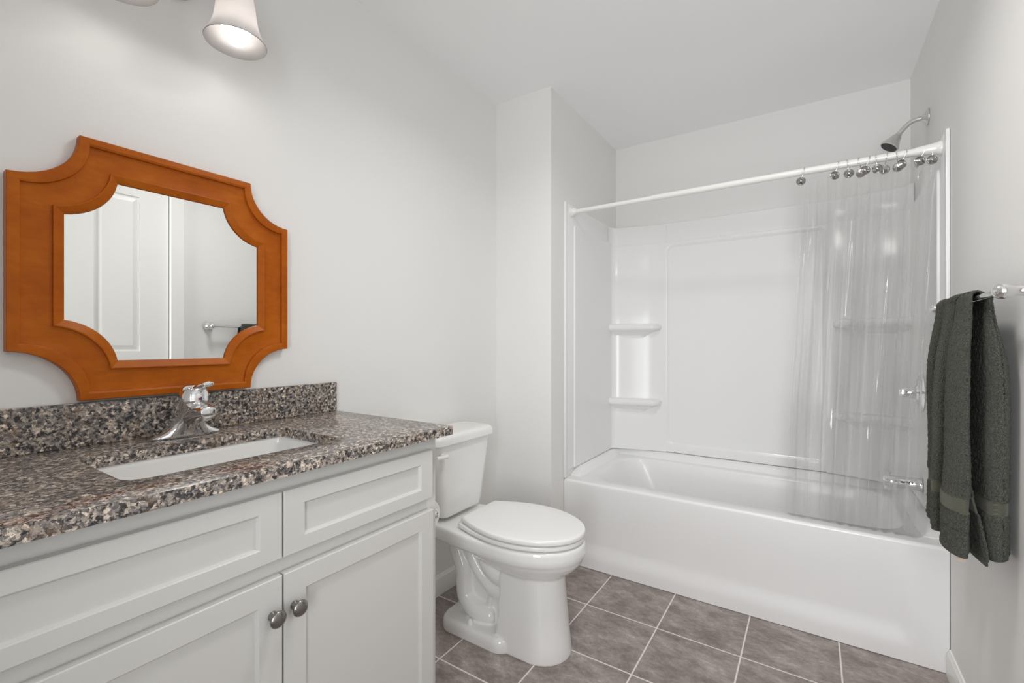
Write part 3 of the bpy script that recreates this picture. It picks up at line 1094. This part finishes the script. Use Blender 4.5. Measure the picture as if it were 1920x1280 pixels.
# ------------------------------------------------------------------ bathtub
tub = thing('bathtub', ((XC + XR) / 2, (YT + YB) / 2, 0), 'white alcove bathtub with plain apron', 'bathtub')
TX0, TX1 = XC + 0.002, XR - 0.002
TZ = 0.446
bm = bmesh.new()
NX, NZ = 110, 46
grid = []
for i in range(NX + 1):
    x = lerp(TX0, TX1, i / NX)
    col = []
    for j in range(NZ + 1):
        z = lerp(0.002, TZ - 0.012, j / NZ)
        ins = sstep(TX0 + 0.05, TX0 + 0.15, x) * (1 - sstep(TX1 - 0.135 - 0.06 * z, TX1 - 0.085 - 0.06 * z, x))
        ins *= sstep(0.046, 0.135, z) * (1 - sstep(0.135, TZ - 0.02, z))
        y = YT + 0.0135 * ins
        col.append((x, y, z))
    # rolled rim edge
    for a in (15, 35, 55, 75, 90):
        r = 0.012
        col.append((x, YT + r - r * cos(radians(a)), TZ - r + r * sin(radians(a))))
    grid.append(col)
loft(bm, grid, False, False, False)
# deck with the bath opening, then the bath
K = 10
OX, OY = (0.452 + 1.772) / 2, (2.283 + 2.868) / 2
OHX, OHY = (1.772 - 0.452) / 2, (2.868 - 2.283) / 2
levels = [(0.0, 0.0, TZ, 0.13), (0.006, 0.006, TZ - 0.003, 0.13), (0.012, 0.012, TZ - 0.012, 0.13), (0.022, 0.018, TZ - 0.06, 0.13), (0.040, 0.028, TZ - 0.16, 0.13), (0.065, 0.042, TZ - 0.26, 0.13),
          (0.090, 0.058, TZ - 0.305, 0.13), (0.125, 0.085, TZ - 0.325, 0.13), (0.20, 0.15, TZ - 0.330, 0.10)]
rings = []
for dx, dy, z, r in levels:
    # sloping back-rest on the left end
    sl = 0.10 * (TZ - z) / 0.33
    cx = OX + sl / 2
    rings.append([(x, y, z) for x, y in rrect(cx, OY, OHX - dx - sl / 2, OHY - dy, r, K)])
inn = [(x, y) for x, y, z in rings[0]]
dcx, dcy = (TX0 + TX1) / 2, (YT + 0.012 + YB - 0.002) / 2
outer = rrect_outer(dcx, dcy, (TX1 - TX0) / 2, (YB - 0.002 - YT - 0.012) / 2, inn, K)
loft(bm, [[(x, y, TZ) for x, y in outer]] + rings, True, False, True)
bmesh.ops.remove_doubles(bm, verts=bm.verts, dist=1e-5)
obj('shell', bm, 'acrylic', tub, angle=40)
# raised ledge along the three walls
bm = bmesh.new()


def ledge_ring(pts, nx, ny):
    pass


path = [(TX0, YT + 0.02), (TX0, YB - 0.003), (TX1, YB - 0.003), (TX1, YT + 0.02)]
lp = [(0.0, TZ - 0.002), (0.078, TZ - 0.002), (0.070, TZ + 0.006), (0.058, TZ + 0.026), (0.050, TZ + 0.034), (0.040, TZ + 0.038), (0.0, TZ + 0.040)]
lp_side = [(0.0, TZ - 0.002), (0.066, TZ - 0.002), (0.058, TZ + 0.006), (0.046, TZ + 0.022), (0.040, TZ + 0.030), (0.032, TZ + 0.034), (0.0, TZ + 0.036)]
rings = []
rings.append([(TX0 + d, YT + 0.085, z if z < TZ else lerp(TZ - 0.001, z, 0.15)) for d, z in lp_side])
rings.append([(TX0 + d, YT + 0.15, z) for d, z in lp_side])
nn = 8
cxl, cyl = TX0 + 0.11, YB - 0.003 - 0.11
for i in range(nn + 1):
    a = pi - (pi / 2) * i / nn
    t = i / nn
    prof = [(lerp(s[0], f[0], t), lerp(s[1], f[1], t)) for s, f in zip(lp_side, lp)]
    rings.append([(cxl + cos(a) * (0.11 - d), cyl + sin(a) * (0.11 - d), z) for d, z in prof])
cxr = TX1 - 0.11
for i in range(nn + 1):
    a = pi / 2 - (pi / 2) * i / nn
    t = 1 - i / nn
    prof = [(lerp(s[0], f[0], t), lerp(s[1], f[1], t)) for s, f in zip(lp_side, lp)]
    rings.append([(cxr + cos(a) * (0.11 - d), cyl + sin(a) * (0.11 - d), z) for d, z in prof])
rings.append([(TX1 - d, YT + 0.15, z) for d, z in lp_side])
rings.append([(TX1 - d, YT + 0.085, z if z < TZ else lerp(TZ - 0.001, z, 0.15)) for d, z in lp_side])
loft(bm, rings, True, True, True)
obj('wall_ledge', bm, 'acrylic', tub, angle=40)

# ------------------------------------------------------------------ tub surround
SZ0, SZ1 = 0.486, 1.932
sur = thing('tub_surround', ((XC + XR) / 2, YB, SZ0), 'glossy white three-wall tub surround with corner shelves', 'shower surround')
bm = bmesh.new()
YP, YQ, YR_ = 2.968, 2.947, 2.936       # upper strip, recessed centre, raised frame
box(bm, XC + 0.001, XR - 0.001, YP - 0.022, YB - 0.001, SZ0, SZ1, 0.003, 1)
box(bm, XC + 0.02, XR - 0.02, YQ, YP + 0.001, SZ0, 1.812, 0.003, 1)
# raised frame round the recessed centre
K = 8
cx, cz = (0.700 + 1.510) / 2, (0.545 + 1.782) / 2
inn2 = rrect(cx, cz, 0.405, (1.782 - 0.545) / 2, 0.03, K)
outr = rrect_outer((XC + 0.002 + XR - 0.002) / 2, (SZ0 + 1.812) / 2, (XR - XC - 0.004) / 2, (1.812 - SZ0) / 2, inn2, K)


def gr(d):
    return rrect(cx, cz, 0.405 + d, (1.782 - 0.545) / 2 + d, 0.03 + d, K)


def shr(d):
    h0, h1 = (XR - XC - 0.004) / 2, (1.812 - SZ0) / 2
    c0, c1 = (XC + XR) / 2, (SZ0 + 1.812) / 2
    return [(c0 + (x - c0) * (h0 - d) / h0, c1 + (z - c1) * (h1 - d) / h1) for x, z in outr]


rings = [[(x, YQ + 0.001, z) for x, z in gr(-0.006)], [(x, YQ - 0.002, z) for x, z in gr(-0.005)], [(x, YR_ + 0.005, z) for x, z in gr(0.002)], [(x, YR_ + 0.001, z) for x, z in gr(0.007)], [(x, YR_, z) for x, z in gr(0.014)],
         [(x, YR_, z) for x, z in shr(0.012)], [(x, YR_ + 0.003, z) for x, z in shr(0.004)], [(x, YR_ + 0.012, z) for x, z in shr(0.0)], [(x, YP, z) for x, z in shr(0.0)]]
loft(bm, rings, True, False, False)
obj('back_panel', bm, 'surround', sur, angle=40)
# angled corner towers
for sgn in (1, -1):
    xw = XC if sgn > 0 else XR
    prof = catmull([(0.0115, 2.800, 0), (0.0150, 2.835, 0), (0.028, 2.858, 0), (0.058, 2.872, 0), (0.120, 2.8885, 0), (0.200, 2.9105, 0), (0.258, 2.9255, 0), (0.305, 2.9335, 0), (0.345, 2.9357, 0)], 5)
    bm = bmesh.new()
    for z0, z1, dd in ((SZ0 + 0.001, 1.811, 0.0), (1.8085, SZ1 - 0.002, 0.007)):
        rings = []
        for z, d in ((z0, dd), (z1 - 0.006, dd), (z1 - 0.002, dd + 0.0015), (z1, dd + 0.006)):
            ring = [(xw + sgn * p.x, p.y + d * (1 - p.x * 1.2), z) for p in prof]
            ring += [(xw + sgn * 0.345, YP, z), (xw + sgn * 0.0115, YP, z)]
            rings.append(ring)
        loft(bm, rings, True, True, True)
    obj('corner_tower', bm, 'surround', sur, angle=35)
    # side panel with a rolled front flange
    bm = bmesh.new()
    xa, xb = (XC + 0.001, XC + 0.019) if sgn > 0 else (XR - 0.019, XR - 0.001)
    box(bm, xa, xb, 2.30, YB - 0.002, SZ0, SZ1 - 0.11, 0.002, 1)
    xa2, xb2 = (XC + 0.001, XC + 0.011) if sgn > 0 else (XR - 0.011, XR - 0.001)
    box(bm, xa2, xb2, YT + 0.012, YB - 0.002, SZ0, SZ1, 0.003, 2)
    xa3, xb3 = (XC + 0.001, XC + 0.014) if sgn > 0 else (XR - 0.013, XR - 0.001)
    box(bm, xa3, xb3, YT - 0.004, YT + 0.016, SZ0 - 0.036, SZ1 + 0.003, 0.004, 2)
    obj('side_panel', bm, 'surround', sur, angle=40)
    # two moulded corner shelves a side
    for zc in (1.277, 0.800):
        bm = bmesh.new()
        rings = []
        xs = (XC + 0.018) if sgn > 0 else (XR - 0.018)
        W, D = 0.300, 0.066
        rc = 0.045
        for dz, ins in ((-0.066, 0.080), (-0.054, 0.066), (-0.040, 0.050), (-0.028, 0.032), (-0.024, 0.018), (-0.0215, 0.009), (-0.016, 0.0025), (-0.008, 0.0), (0.003, 0.0), (0.010, 0.0025), (0.0155, 0.008), (0.018, 0.017)):
            w, d = W - ins * 1.1, max(D - ins, 0.0)
            fy = lambda x: 2.866 + max(0.0, (x - 0.05)) * 0.270
            ring = [(xs, YR_ + 0.004), (xs, fy(0.0) - d)]
            for i in range(9):
                a = -pi / 2 + pi / 2 * i / 8
                xx = w - rc + rc * cos(a)
                ring.append((xs + sgn * xx, fy(w - rc) - d + (rc + 0.03) * (1 + sin(a))))
            ring.append((xs + sgn * w, YR_ + 0.004))
            ring = [(x, min(y, YR_ + 0.004)) for x, y in ring]
            rings.append([(x, y, zc + dz) for x, y in ring])
        loft(bm, rings, True, True, True)
        obj('corner_shelf', bm, 'surround', sur, angle=45)

# ------------------------------------------------------------------ shower rod
RY, RZ_ = 2.270, 1.893
rod = thing('shower_rod', ((XC + XR) / 2, RY, RZ_), 'white tension rod holding the clear curtain above the tub', 'curtain rod')
bm = bmesh.new()
tube(bm, [(XC + 0.018, RY, RZ_), (0.80, RY, RZ_)], 0.0118, 20, 1)
obj('inner_tube', bm, 'rod', rod, angle=50)
bm = bmesh.new()
xj = 0.795
lathe(bm, [(0.0, 0.0), (0.0135, 0.0), (0.0145, 0.002), (0.0145, XR - 0.07 - xj), (0.0, XR - 0.07 - xj)], (xj, RY, RZ_), (1, 0, 0), 20, False)
obj('outer_tube', bm, 'rod', rod, angle=50)
for x, d, l in ((XC + 0.0115, 1, 0.030), (XR - 0.0115, -1, 0.075)):
    bm = bmesh.new()
    pr = [(0.0, 0.0), (0.026, 0.0), (0.026, 0.005), (0.0205, 0.008), (0.0195, 0.014), (0.0165, l - 0.002), (0.0148, l), (0.0, l)] if d > 0 else \
        [(0.0, 0.0), (0.026, 0.0), (0.026, 0.006), (0.0225, 0.012), (0.0215, 0.02), (0.0195, 0.04), (0.0165, l - 0.004), (0.0150, l), (0.0, l)]
    lathe(bm, pr, (x, RY, RZ_), (d, 0, 0), 24, False)
    obj('end_flange', bm, 'rod', rod, angle=50)

# ------------------------------------------------------------------ curtain rings
hook_x = [1.4275, 1.5405, 1.5770, 1.6155, 1.6400, 1.6675, 1.6985, 1.7300, 1.7480, 1.7780, 1.8050, 1.8290]
hook_yaw = [10, 38, 0, 165, 32, -8, 178, 172, 52, 100, 28, 22]
hook_tilt = [12, 14, -6, 4, 16, -5, -6, 5, 18, 3, 20, 4]


def make_hook():
    t = thing('curtain_ring', (0, 0, 0), 'x', 'curtain ring', 'chrome curtain rings on the shower rod')
    bm = bmesh.new()
    pts = [(0, 0.010, -0.010)]
    for i in range(15):
        a = radians(-30 + 240 * i / 14)
        pts.append((0, 0.0178 * cos(a), 0.0178 * sin(a)))
    pts.append((0, -0.010, -0.022))
    pts.append((0, -0.009, -0.034))
    tube(bm, pts, 0.0017, 8, 2)
    obj('wire', bm, 'chrome', t, angle=60)
    bm = bmesh.new()
    lathe(bm, [(0.0, -0.004), (0.0135, -0.003), (0.0165, 0.0), (0.0172, 0.0015), (0.0150, 0.003), (0.0138, 0.0018), (0.0120, 0.0035), (0.0075, 0.0060), (0.0050, 0.0088), (0.0025, 0.0098), (0.0, 0.0100)],
          (0, -0.0105, -0.0425), (0, -1, 0), 28, False)
    obj('rosette', bm, 'rosette', t, angle=40)
    return t


hook0 = make_hook()
ordinal = ['leftmost', 'second', 'third', 'fourth', 'fifth', 'sixth', 'seventh', 'eighth', 'ninth', 'tenth', 'eleventh', 'rightmost']
hook_lab = [('%s chrome curtain ring from the left on the white shower rod' % w) for w in ordinal]
hook_lab[0] = 'leftmost chrome curtain ring, alone at the left end of the curtain'
hook_lab[-1] = 'rightmost chrome curtain ring, beside the rod end at the right wall'
for i, x in enumerate(hook_x):
    if i == 0:
        h = hook0
    else:
        h = hook0.copy()
        COL.objects.link(h)
        for ch in hook0.children:
            c = ch.copy()
            COL.objects.link(c)
            c.parent = h
    h.location = (x, RY, RZ_)
    h.rotation_euler = (0, radians(hook_tilt[i]), radians(hook_yaw[i] * 0.55 if hook_yaw[i] < 90 else hook_yaw[i]))
    h['label'] = hook_lab[i]

# ------------------------------------------------------------------ clear shower curtain
NXC, NZC = 520, 64
ZT, ZB = 1.858, 0.4575
rnd = random.Random(7)
bm = bmesh.new()
cols = []
for i in range(NXC + 1):
    s = i / NXC
    col = []
    for j in range(NZC + 1):
        t = j / NZC                     # 0 top, 1 bottom
        xl = lerp(1.408, 1.366, sstep(0, 1, t))
        xr = lerp(1.846, 1.786, t ** 0.8)
        # denser folds towards the wall end
        sp_ = 0.30 * s + 0.70 * (1 - (1 - s) ** 1.25)
        x = lerp(xl, xr, sp_)
        ph = 2 * pi * (11.5 * s ** 0.9) + 0.9 * sin(2 * pi * 1.7 * s + 0.6) + 0.35 * sin(5 * s + 3 * t)
        amp = lerp(0.012, 0.0225, sstep(0.0, 0.12, t)) * lerp(1.0, 0.72, t) * lerp(0.55, 1.0, sstep(0.0, 0.3, s))
        y = RY - 0.006 + amp * sin(ph) + 0.006 * sin(2.3 * ph + 4 * t + 1.0) * sstep(0.02, 0.3, t)
        y += 0.004 * noise.noise(Vector((s * 40, t * 3, 2.0)))
        x += 0.009 * cos(ph) * lerp(0.6, 1.0, t) * 0.6 + 0.003 * noise.noise(Vector((s * 30, t * 5, 7.0)))
        z = lerp(ZT, ZB, t)
        if t < 0.06:
            z -= 0.006 * (0.5 + 0.5 * cos(2 * pi * 11.5 * s)) * (1 - t / 0.06)
        if s > 0.93:                    # rounded lower corner
            u = (s - 0.93) / 0.07
            z += 0.045 * u ** 2.2 * sstep(0.9, 1.0, t)
        y = max(y, YT + 0.035) if t > .9 else y
        col.append((x, y - 0.006 * t, z))
    cols.append(col)
loft(bm, cols, False, False, False)
cur = obj('shower_curtain', bm, 'vinyl', None, angle=180)
tag(cur, 'clear vinyl shower curtain bunched at the right end of the rod', 'shower curtain')

# ------------------------------------------------------------------ shower head
SY, SZH = 2.570, 2.128
sh = thing('showerhead', (XR, SY, SZH), 'brushed shower head on a bent arm above the rod', 'shower head')
bm = bmesh.new()
lathe(bm, [(0.0, 0.0), (0.034, 0.0), (0.034, 0.0035), (0.026, 0.010), (0.015, 0.018), (0.011, 0.022), (0.0, 0.022)], (XR - 0.0005, SY, SZH), (-1, 0, 0), 30, False)
obj('wall_flange', bm, 'satin', sh, angle=50)
bm = bmesh.new()
tube(bm, [(XR - 0.004, SY, SZH), (XR - 0.030, SY, SZH - 0.001), (XR - 0.055, SY, SZH - 0.008), (XR - 0.076, SY, SZH - 0.026), (XR - 0.094, SY, SZH - 0.048)], 0.0096, 16, 8)
obj('arm', bm, 'satin', sh, angle=50)
bm = bmesh.new()
ax = Vector((-0.55, -0.12, -0.82)).normalized()
o0 = Vector((XR - 0.094, SY, SZH - 0.048))
lathe(bm, [(0.0, -0.002), (0.0115, 0.0), (0.0125, 0.008), (0.0130, 0.010), (0.0175, 0.014), (0.0215, 0.028), (0.0300, 0.048), (0.0355, 0.057), (0.0360, 0.062), (0.0325, 0.0645), (0.0, 0.0645)], o0, ax, 30, False)
hd = obj('spray_head', bm, 'satin', sh, angle=40)
bm = bmesh.new()
lathe(bm, [(0.0, 0.0640), (0.0315, 0.0640), (0.0310, 0.0660), (0.0, 0.0664)], o0, ax, 30, False)
e1 = ax.cross(Vector((0, 1, 0))).normalized()
e2 = ax.cross(e1)
for rr, n in ((0.008, 6), (0.016, 12), (0.025, 18)):
    for k in range(n):
        c = o0 + ax * 0.0655 + (e1 * cos(2 * pi * k / n) + e2 * sin(2 * pi * k / n)) * rr
        lathe(bm, [(0.0014, 0.0), (0.0010, 0.0022), (0.0, 0.0024)], c, ax, 6, False)
obj('nozzle_face', bm, 'rubber', hd, angle=40)

# ------------------------------------------------------------------ shower valve and tub spout
XS = XR - 0.019
vy, vz = 2.570, 0.962
valve = thing('shower_valve', (XS, vy, vz), 'chrome shower valve handle behind the curtain', 'shower valve')
bm = bmesh.new()
lathe(bm, [(0.0, 0.0), (0.078, 0.0), (0.078, 0.003), (0.070, 0.010), (0.035, 0.016), (0.030, 0.022), (0.0, 0.022)], (XS - 0.0005, vy, vz), (-1, 0, 0), 40, False)
obj('escutcheon', bm, 'chrome', valve, angle=40)
bm = bmesh.new()
lathe(bm, [(0.0, 0.015), (0.024, 0.018), (0.026, 0.030), (0.021, 0.055), (0.019, 0.070), (0.012, 0.076), (0.0, 0.077)], (XS, vy, vz), (-1, 0, 0), 28, False)
tube(bm, [(XS - 0.060, vy, vz), (XS - 0.066, vy - 0.035, vz + 0.006), (XS - 0.070, vy - 0.080, vz + 0.008)], [0.012, 0.009, 0.010], 14, 6)
obj('lever_handle', bm, 'chrome', valve, angle=50)
sy_, sz_ = 2.570, 0.572
spout = thing('tub_spout', (XS, sy_, sz_), 'chrome tub spout at the right end of the bathtub', 'tub spout')
bm = bmesh.new()
lathe(bm, [(0.0, 0.0), (0.030, 0.0), (0.031, 0.003), (0.0275, 0.012), (0.0265, 0.050), (0.0255, 0.100), (0.0240, 0.122), (0.0185, 0.130), (0.0, 0.132)], (XS - 0.0005, sy_, sz_), (-1, 0, 0), 32, False)
lathe(bm, [(0.0, 0.0), (0.018, 0.0), (0.018, 0.028), (0.0, 0.028)], (XS - 0.108, sy_, sz_ - 0.032), (0, 0, 1), 22, False)
obj('body', bm, 'chrome', spout, angle=40)
bm = bmesh.new()
lathe(bm, [(0.004, 0.0), (0.004, 0.010), (0.007, 0.012), (0.007, 0.018), (0.0, 0.020)], (XS - 0.108, sy_, sz_ + 0.022), (0, 0, 1), 16, False)
obj('diverter_knob', bm, 'chrome', spout, angle=40)

# ------------------------------------------------------------------ towel bar
BX, BZ, BY0, BY1 = 1.800, 1.2845, 1.385, 2.005
bar = thing('towel_bar', (XR, (BY0 + BY1) / 2, BZ), 'chrome towel bar on the right wall', 'towel bar')
bm = bmesh.new()
tube(bm, [(BX, BY0, BZ), (BX, BY1, BZ)], 0.0085, 18, 1)
obj('bar', bm, 'chrome', bar, angle=50)
for y in (BY0, BY1):
    bm = bmesh.new()
    lathe(bm, [(0.0, 0.0), (0.0265, 0.0), (0.0275, 0.002), (0.0265, 0.008), (0.0235, 0.018), (0.0175, 0.027), (0.0125, 0.032), (0.0108, 0.038), (0.0105, 0.050), (0.0115, 0.054),
               (0.0150, 0.060), (0.0165, 0.068), (0.0155, 0.076), (0.0110, 0.083), (0.005, 0.0865), (0.0, 0.087)], (XR - 0.0005, y, BZ), (-1, 0, 0), 32, False)
    obj('post', bm, 'chrome', bar, angle=60)

# ------------------------------------------------------------------ towel, folded and draped over the bar
towel = thing('hand_towel', (BX, 1.72, BZ - 0.65), 'dark grey-green terry towel draped over the towel bar', 'towel')
# outline across the width: (y, radial offset from the bar centre) outer layer then inner layers
FRONT = [(1.900, 0.022), (1.890, 0.040), (1.868, 0.050), (1.842, 0.044), (1.822, 0.018), (1.802, 0.016), (1.775, 0.044), (1.742, 0.051), (1.716, 0.024), (1.694, 0.020), (1.656, 0.050), (1.606, 0.055), (1.566, 0.046),
         (1.546, 0.032), (1.556, 0.021), (1.600, 0.0155), (1.680, 0.0145), (1.760, 0.0145), (1.800, 0.0135), (1.760, 0.0130), (1.720, 0.0125), (1.690, 0.0120), (1.665, 0.0118)]
BACK = [(1.900, 0.018), (1.885, 0.030), (1.855, 0.036), (1.825, 0.032), (1.800, 0.032), (1.772, 0.042), (1.735, 0.048), (1.708, 0.044), (1.680, 0.046), (1.640, 0.053), (1.600, 0.055), (1.568, 0.051),
        (1.546, 0.038), (1.548, 0.021), (1.585, 0.0145), (1.680, 0.0140), (1.760, 0.0140), (1.800, 0.0135), (1.770, 0.0125), (1.740, 0.0125), (1.700, 0.0125)]
ZTOP = BZ
LF, LB = 0.645, 0.640


def smooth_path(P, n):
    pts = catmull([(a, b, 0) for a, b in P], 12)
    # resample by length (radial offset exaggerated so folds get enough points)
    d = [0.0]
    for a, b in zip(pts, pts[1:]):
        d.append(d[-1] + sqrt((b.x - a.x) ** 2 + (4 * (b.y - a.y)) ** 2))
    res = []
    k = 0
    for i in range(n + 1):
        t = d[-1] * i / n
        while k < len(d) - 2 and d[k + 1] < t:
            k += 1
        u = (t - d[k]) / max(d[k + 1] - d[k], 1e-9)
        p = pts[k].lerp(pts[k + 1], u)
        res.append((p.x, p.y))
    return res


NS = 520
PF, PB = smooth_path(FRONT, NS), smooth_path(BACK, NS)
NU = 420
rows = []
TOT = LF + LB + pi * 0.03
for j in range(NU + 1):
    u = j / NU
    row = []
    for i in range(NS + 1):
        s = i / NS
        if u < 0.47:                                   # front leaf, bottom to top
            h = 1 - u / 0.47                           # 1 at hem
            drop = LF * h
            yy, r0 = PF[i]
            side = -1
        elif u > 0.53:
            h = (u - 0.53) / 0.47
            drop = LB * h
            yy, r0 = PB[i]
            side = 1
        else:
            h = 0
            drop = 0
            w = (u - 0.47) / 0.06
            yy = lerp(PF[i][0], PB[i][0], w)
            r0 = lerp(PF[i][1], PB[i][1], w)
        # folds are flattened where they go over the bar
        q = sstep(0.0, 0.30, h)
        rtop = 0.0105 + 0.0100 * (r0 / 0.046)
        yc = 1.715
        if side == -1 or h == 0:
            g = lerp(0.30, 0.55, sstep(0.12, 0.35, s)) * sstep(0.0, 0.25, h)
            g += (1 - lerp(0.30, 0.55, sstep(0.12, 0.35, s))) * h
            r = lerp(rtop, r0 * 1.02, g)
        else:
            g = 0.75 * sstep(0.0, 0.30, h) + 0.25 * h
            r = lerp(rtop, r0 * 1.02, g)
        # gathers swing a little on the way down
        yy2 = yc + (yy - yc) * lerp(0.94, 1.02, q) + 0.012 * sin(9 * s + 3.2 * h) * q * 0.6
        if side == -1:
            r += q * (0.006 * sin(16 * s + 4.0 * h) * (s < 0.5) + 0.004 * noise.noise(Vector((s * 9, h * 4, 1))))
            if s > 0.84:                                # inner edge falls open towards the hem
                k = (s - 0.84) / 0.16
                r += (0.010 - 0.030 * k) * sstep(0.62, 1.0, h) * min(1.0, k * 4)
                yy2 -= 0.128 * sstep(0.0, 1.0, k) * sstep(0.55, 0.97, h)
        else:
            r += q * 0.003 * noise.noise(Vector((s * 9, h * 4, 5)))
        r = max(r, 0.0148 if h < 0.12 else 0.0115 if h < 0.25 else (0.006 if s < 0.8 else -0.012))
        if h == 0 and 0.47 <= u <= 0.53:
            a = pi * (1 - (u - 0.47) / 0.06)
            x = BX + r * cos(a)
            z = ZTOP + r * sin(a)
        else:
            x = BX + side * r
            z = ZTOP - drop + (0.014 * (0.5 - abs(s - 0.5)) if h > 0.9 else 0.0) + 0.010 * noise.noise(Vector((s * 5, side, 3))) * h
        x = min(x, XR - 0.006)
        # hem and woven band are thinner than the pile
        e = 0.0012
        zz = drop
        pile = 1.0
        if side != 0 and h > 0:
            hemd = (LF if side == -1 else LB) - drop
            if 0.112 < hemd < 0.150 or hemd < 0.010:
                pile = 0.0
        nv = noise.noise(Vector((x * 170, yy2 * 170, z * 170))) + 0.7 * noise.noise(Vector((x * 330, yy2 * 330, z * 330)))
        r_add = pile * 0.0022 + pile * 0.0019 * nv
        outw = 1 if s < 0.52 else -1
        x += side_dir * r_add if (side_dir := ((-1 if u < 0.5 else 1) * outw)) else 0
        row.append((x, yy2 + (-0.0015 * pile if 0.42 < s < 0.6 else 0), z))
    rows.append(row)
bm = bmesh.new()
loft(bm, rows, False, False, False)
bm.faces.ensure_lookup_table()
for f in bm.faces:
    c = f.calc_center_median()
    j = 0
    front = c.x < BX
    d = (c.z - (ZTOP - (LF if front else LB)))
    if 0.114 < d < 0.148:
        f.material_index = 1
tw = obj('cloth', bm, ['terry', 'dobby'], towel, angle=180)
so = tw.modifiers.new('thickness', 'SOLIDIFY')
so.thickness = 0.0045
so.offset = 0.0
bm = bmesh.new()
loft(bm, [[(1.7700, 1.617, 0.645), (1.7860, 1.612, 0.645), (1.7860, 1.613, 0.6445), (1.7700, 1.618, 0.6445)], [(1.7695, 1.613, 0.612), (1.7855, 1.608, 0.614), (1.7855, 1.609, 0.614), (1.7695, 1.614, 0.612)]])
tg = obj('care_tag', bm, 'tag', towel)
tg['label'] = 'small tan fabric care tag'
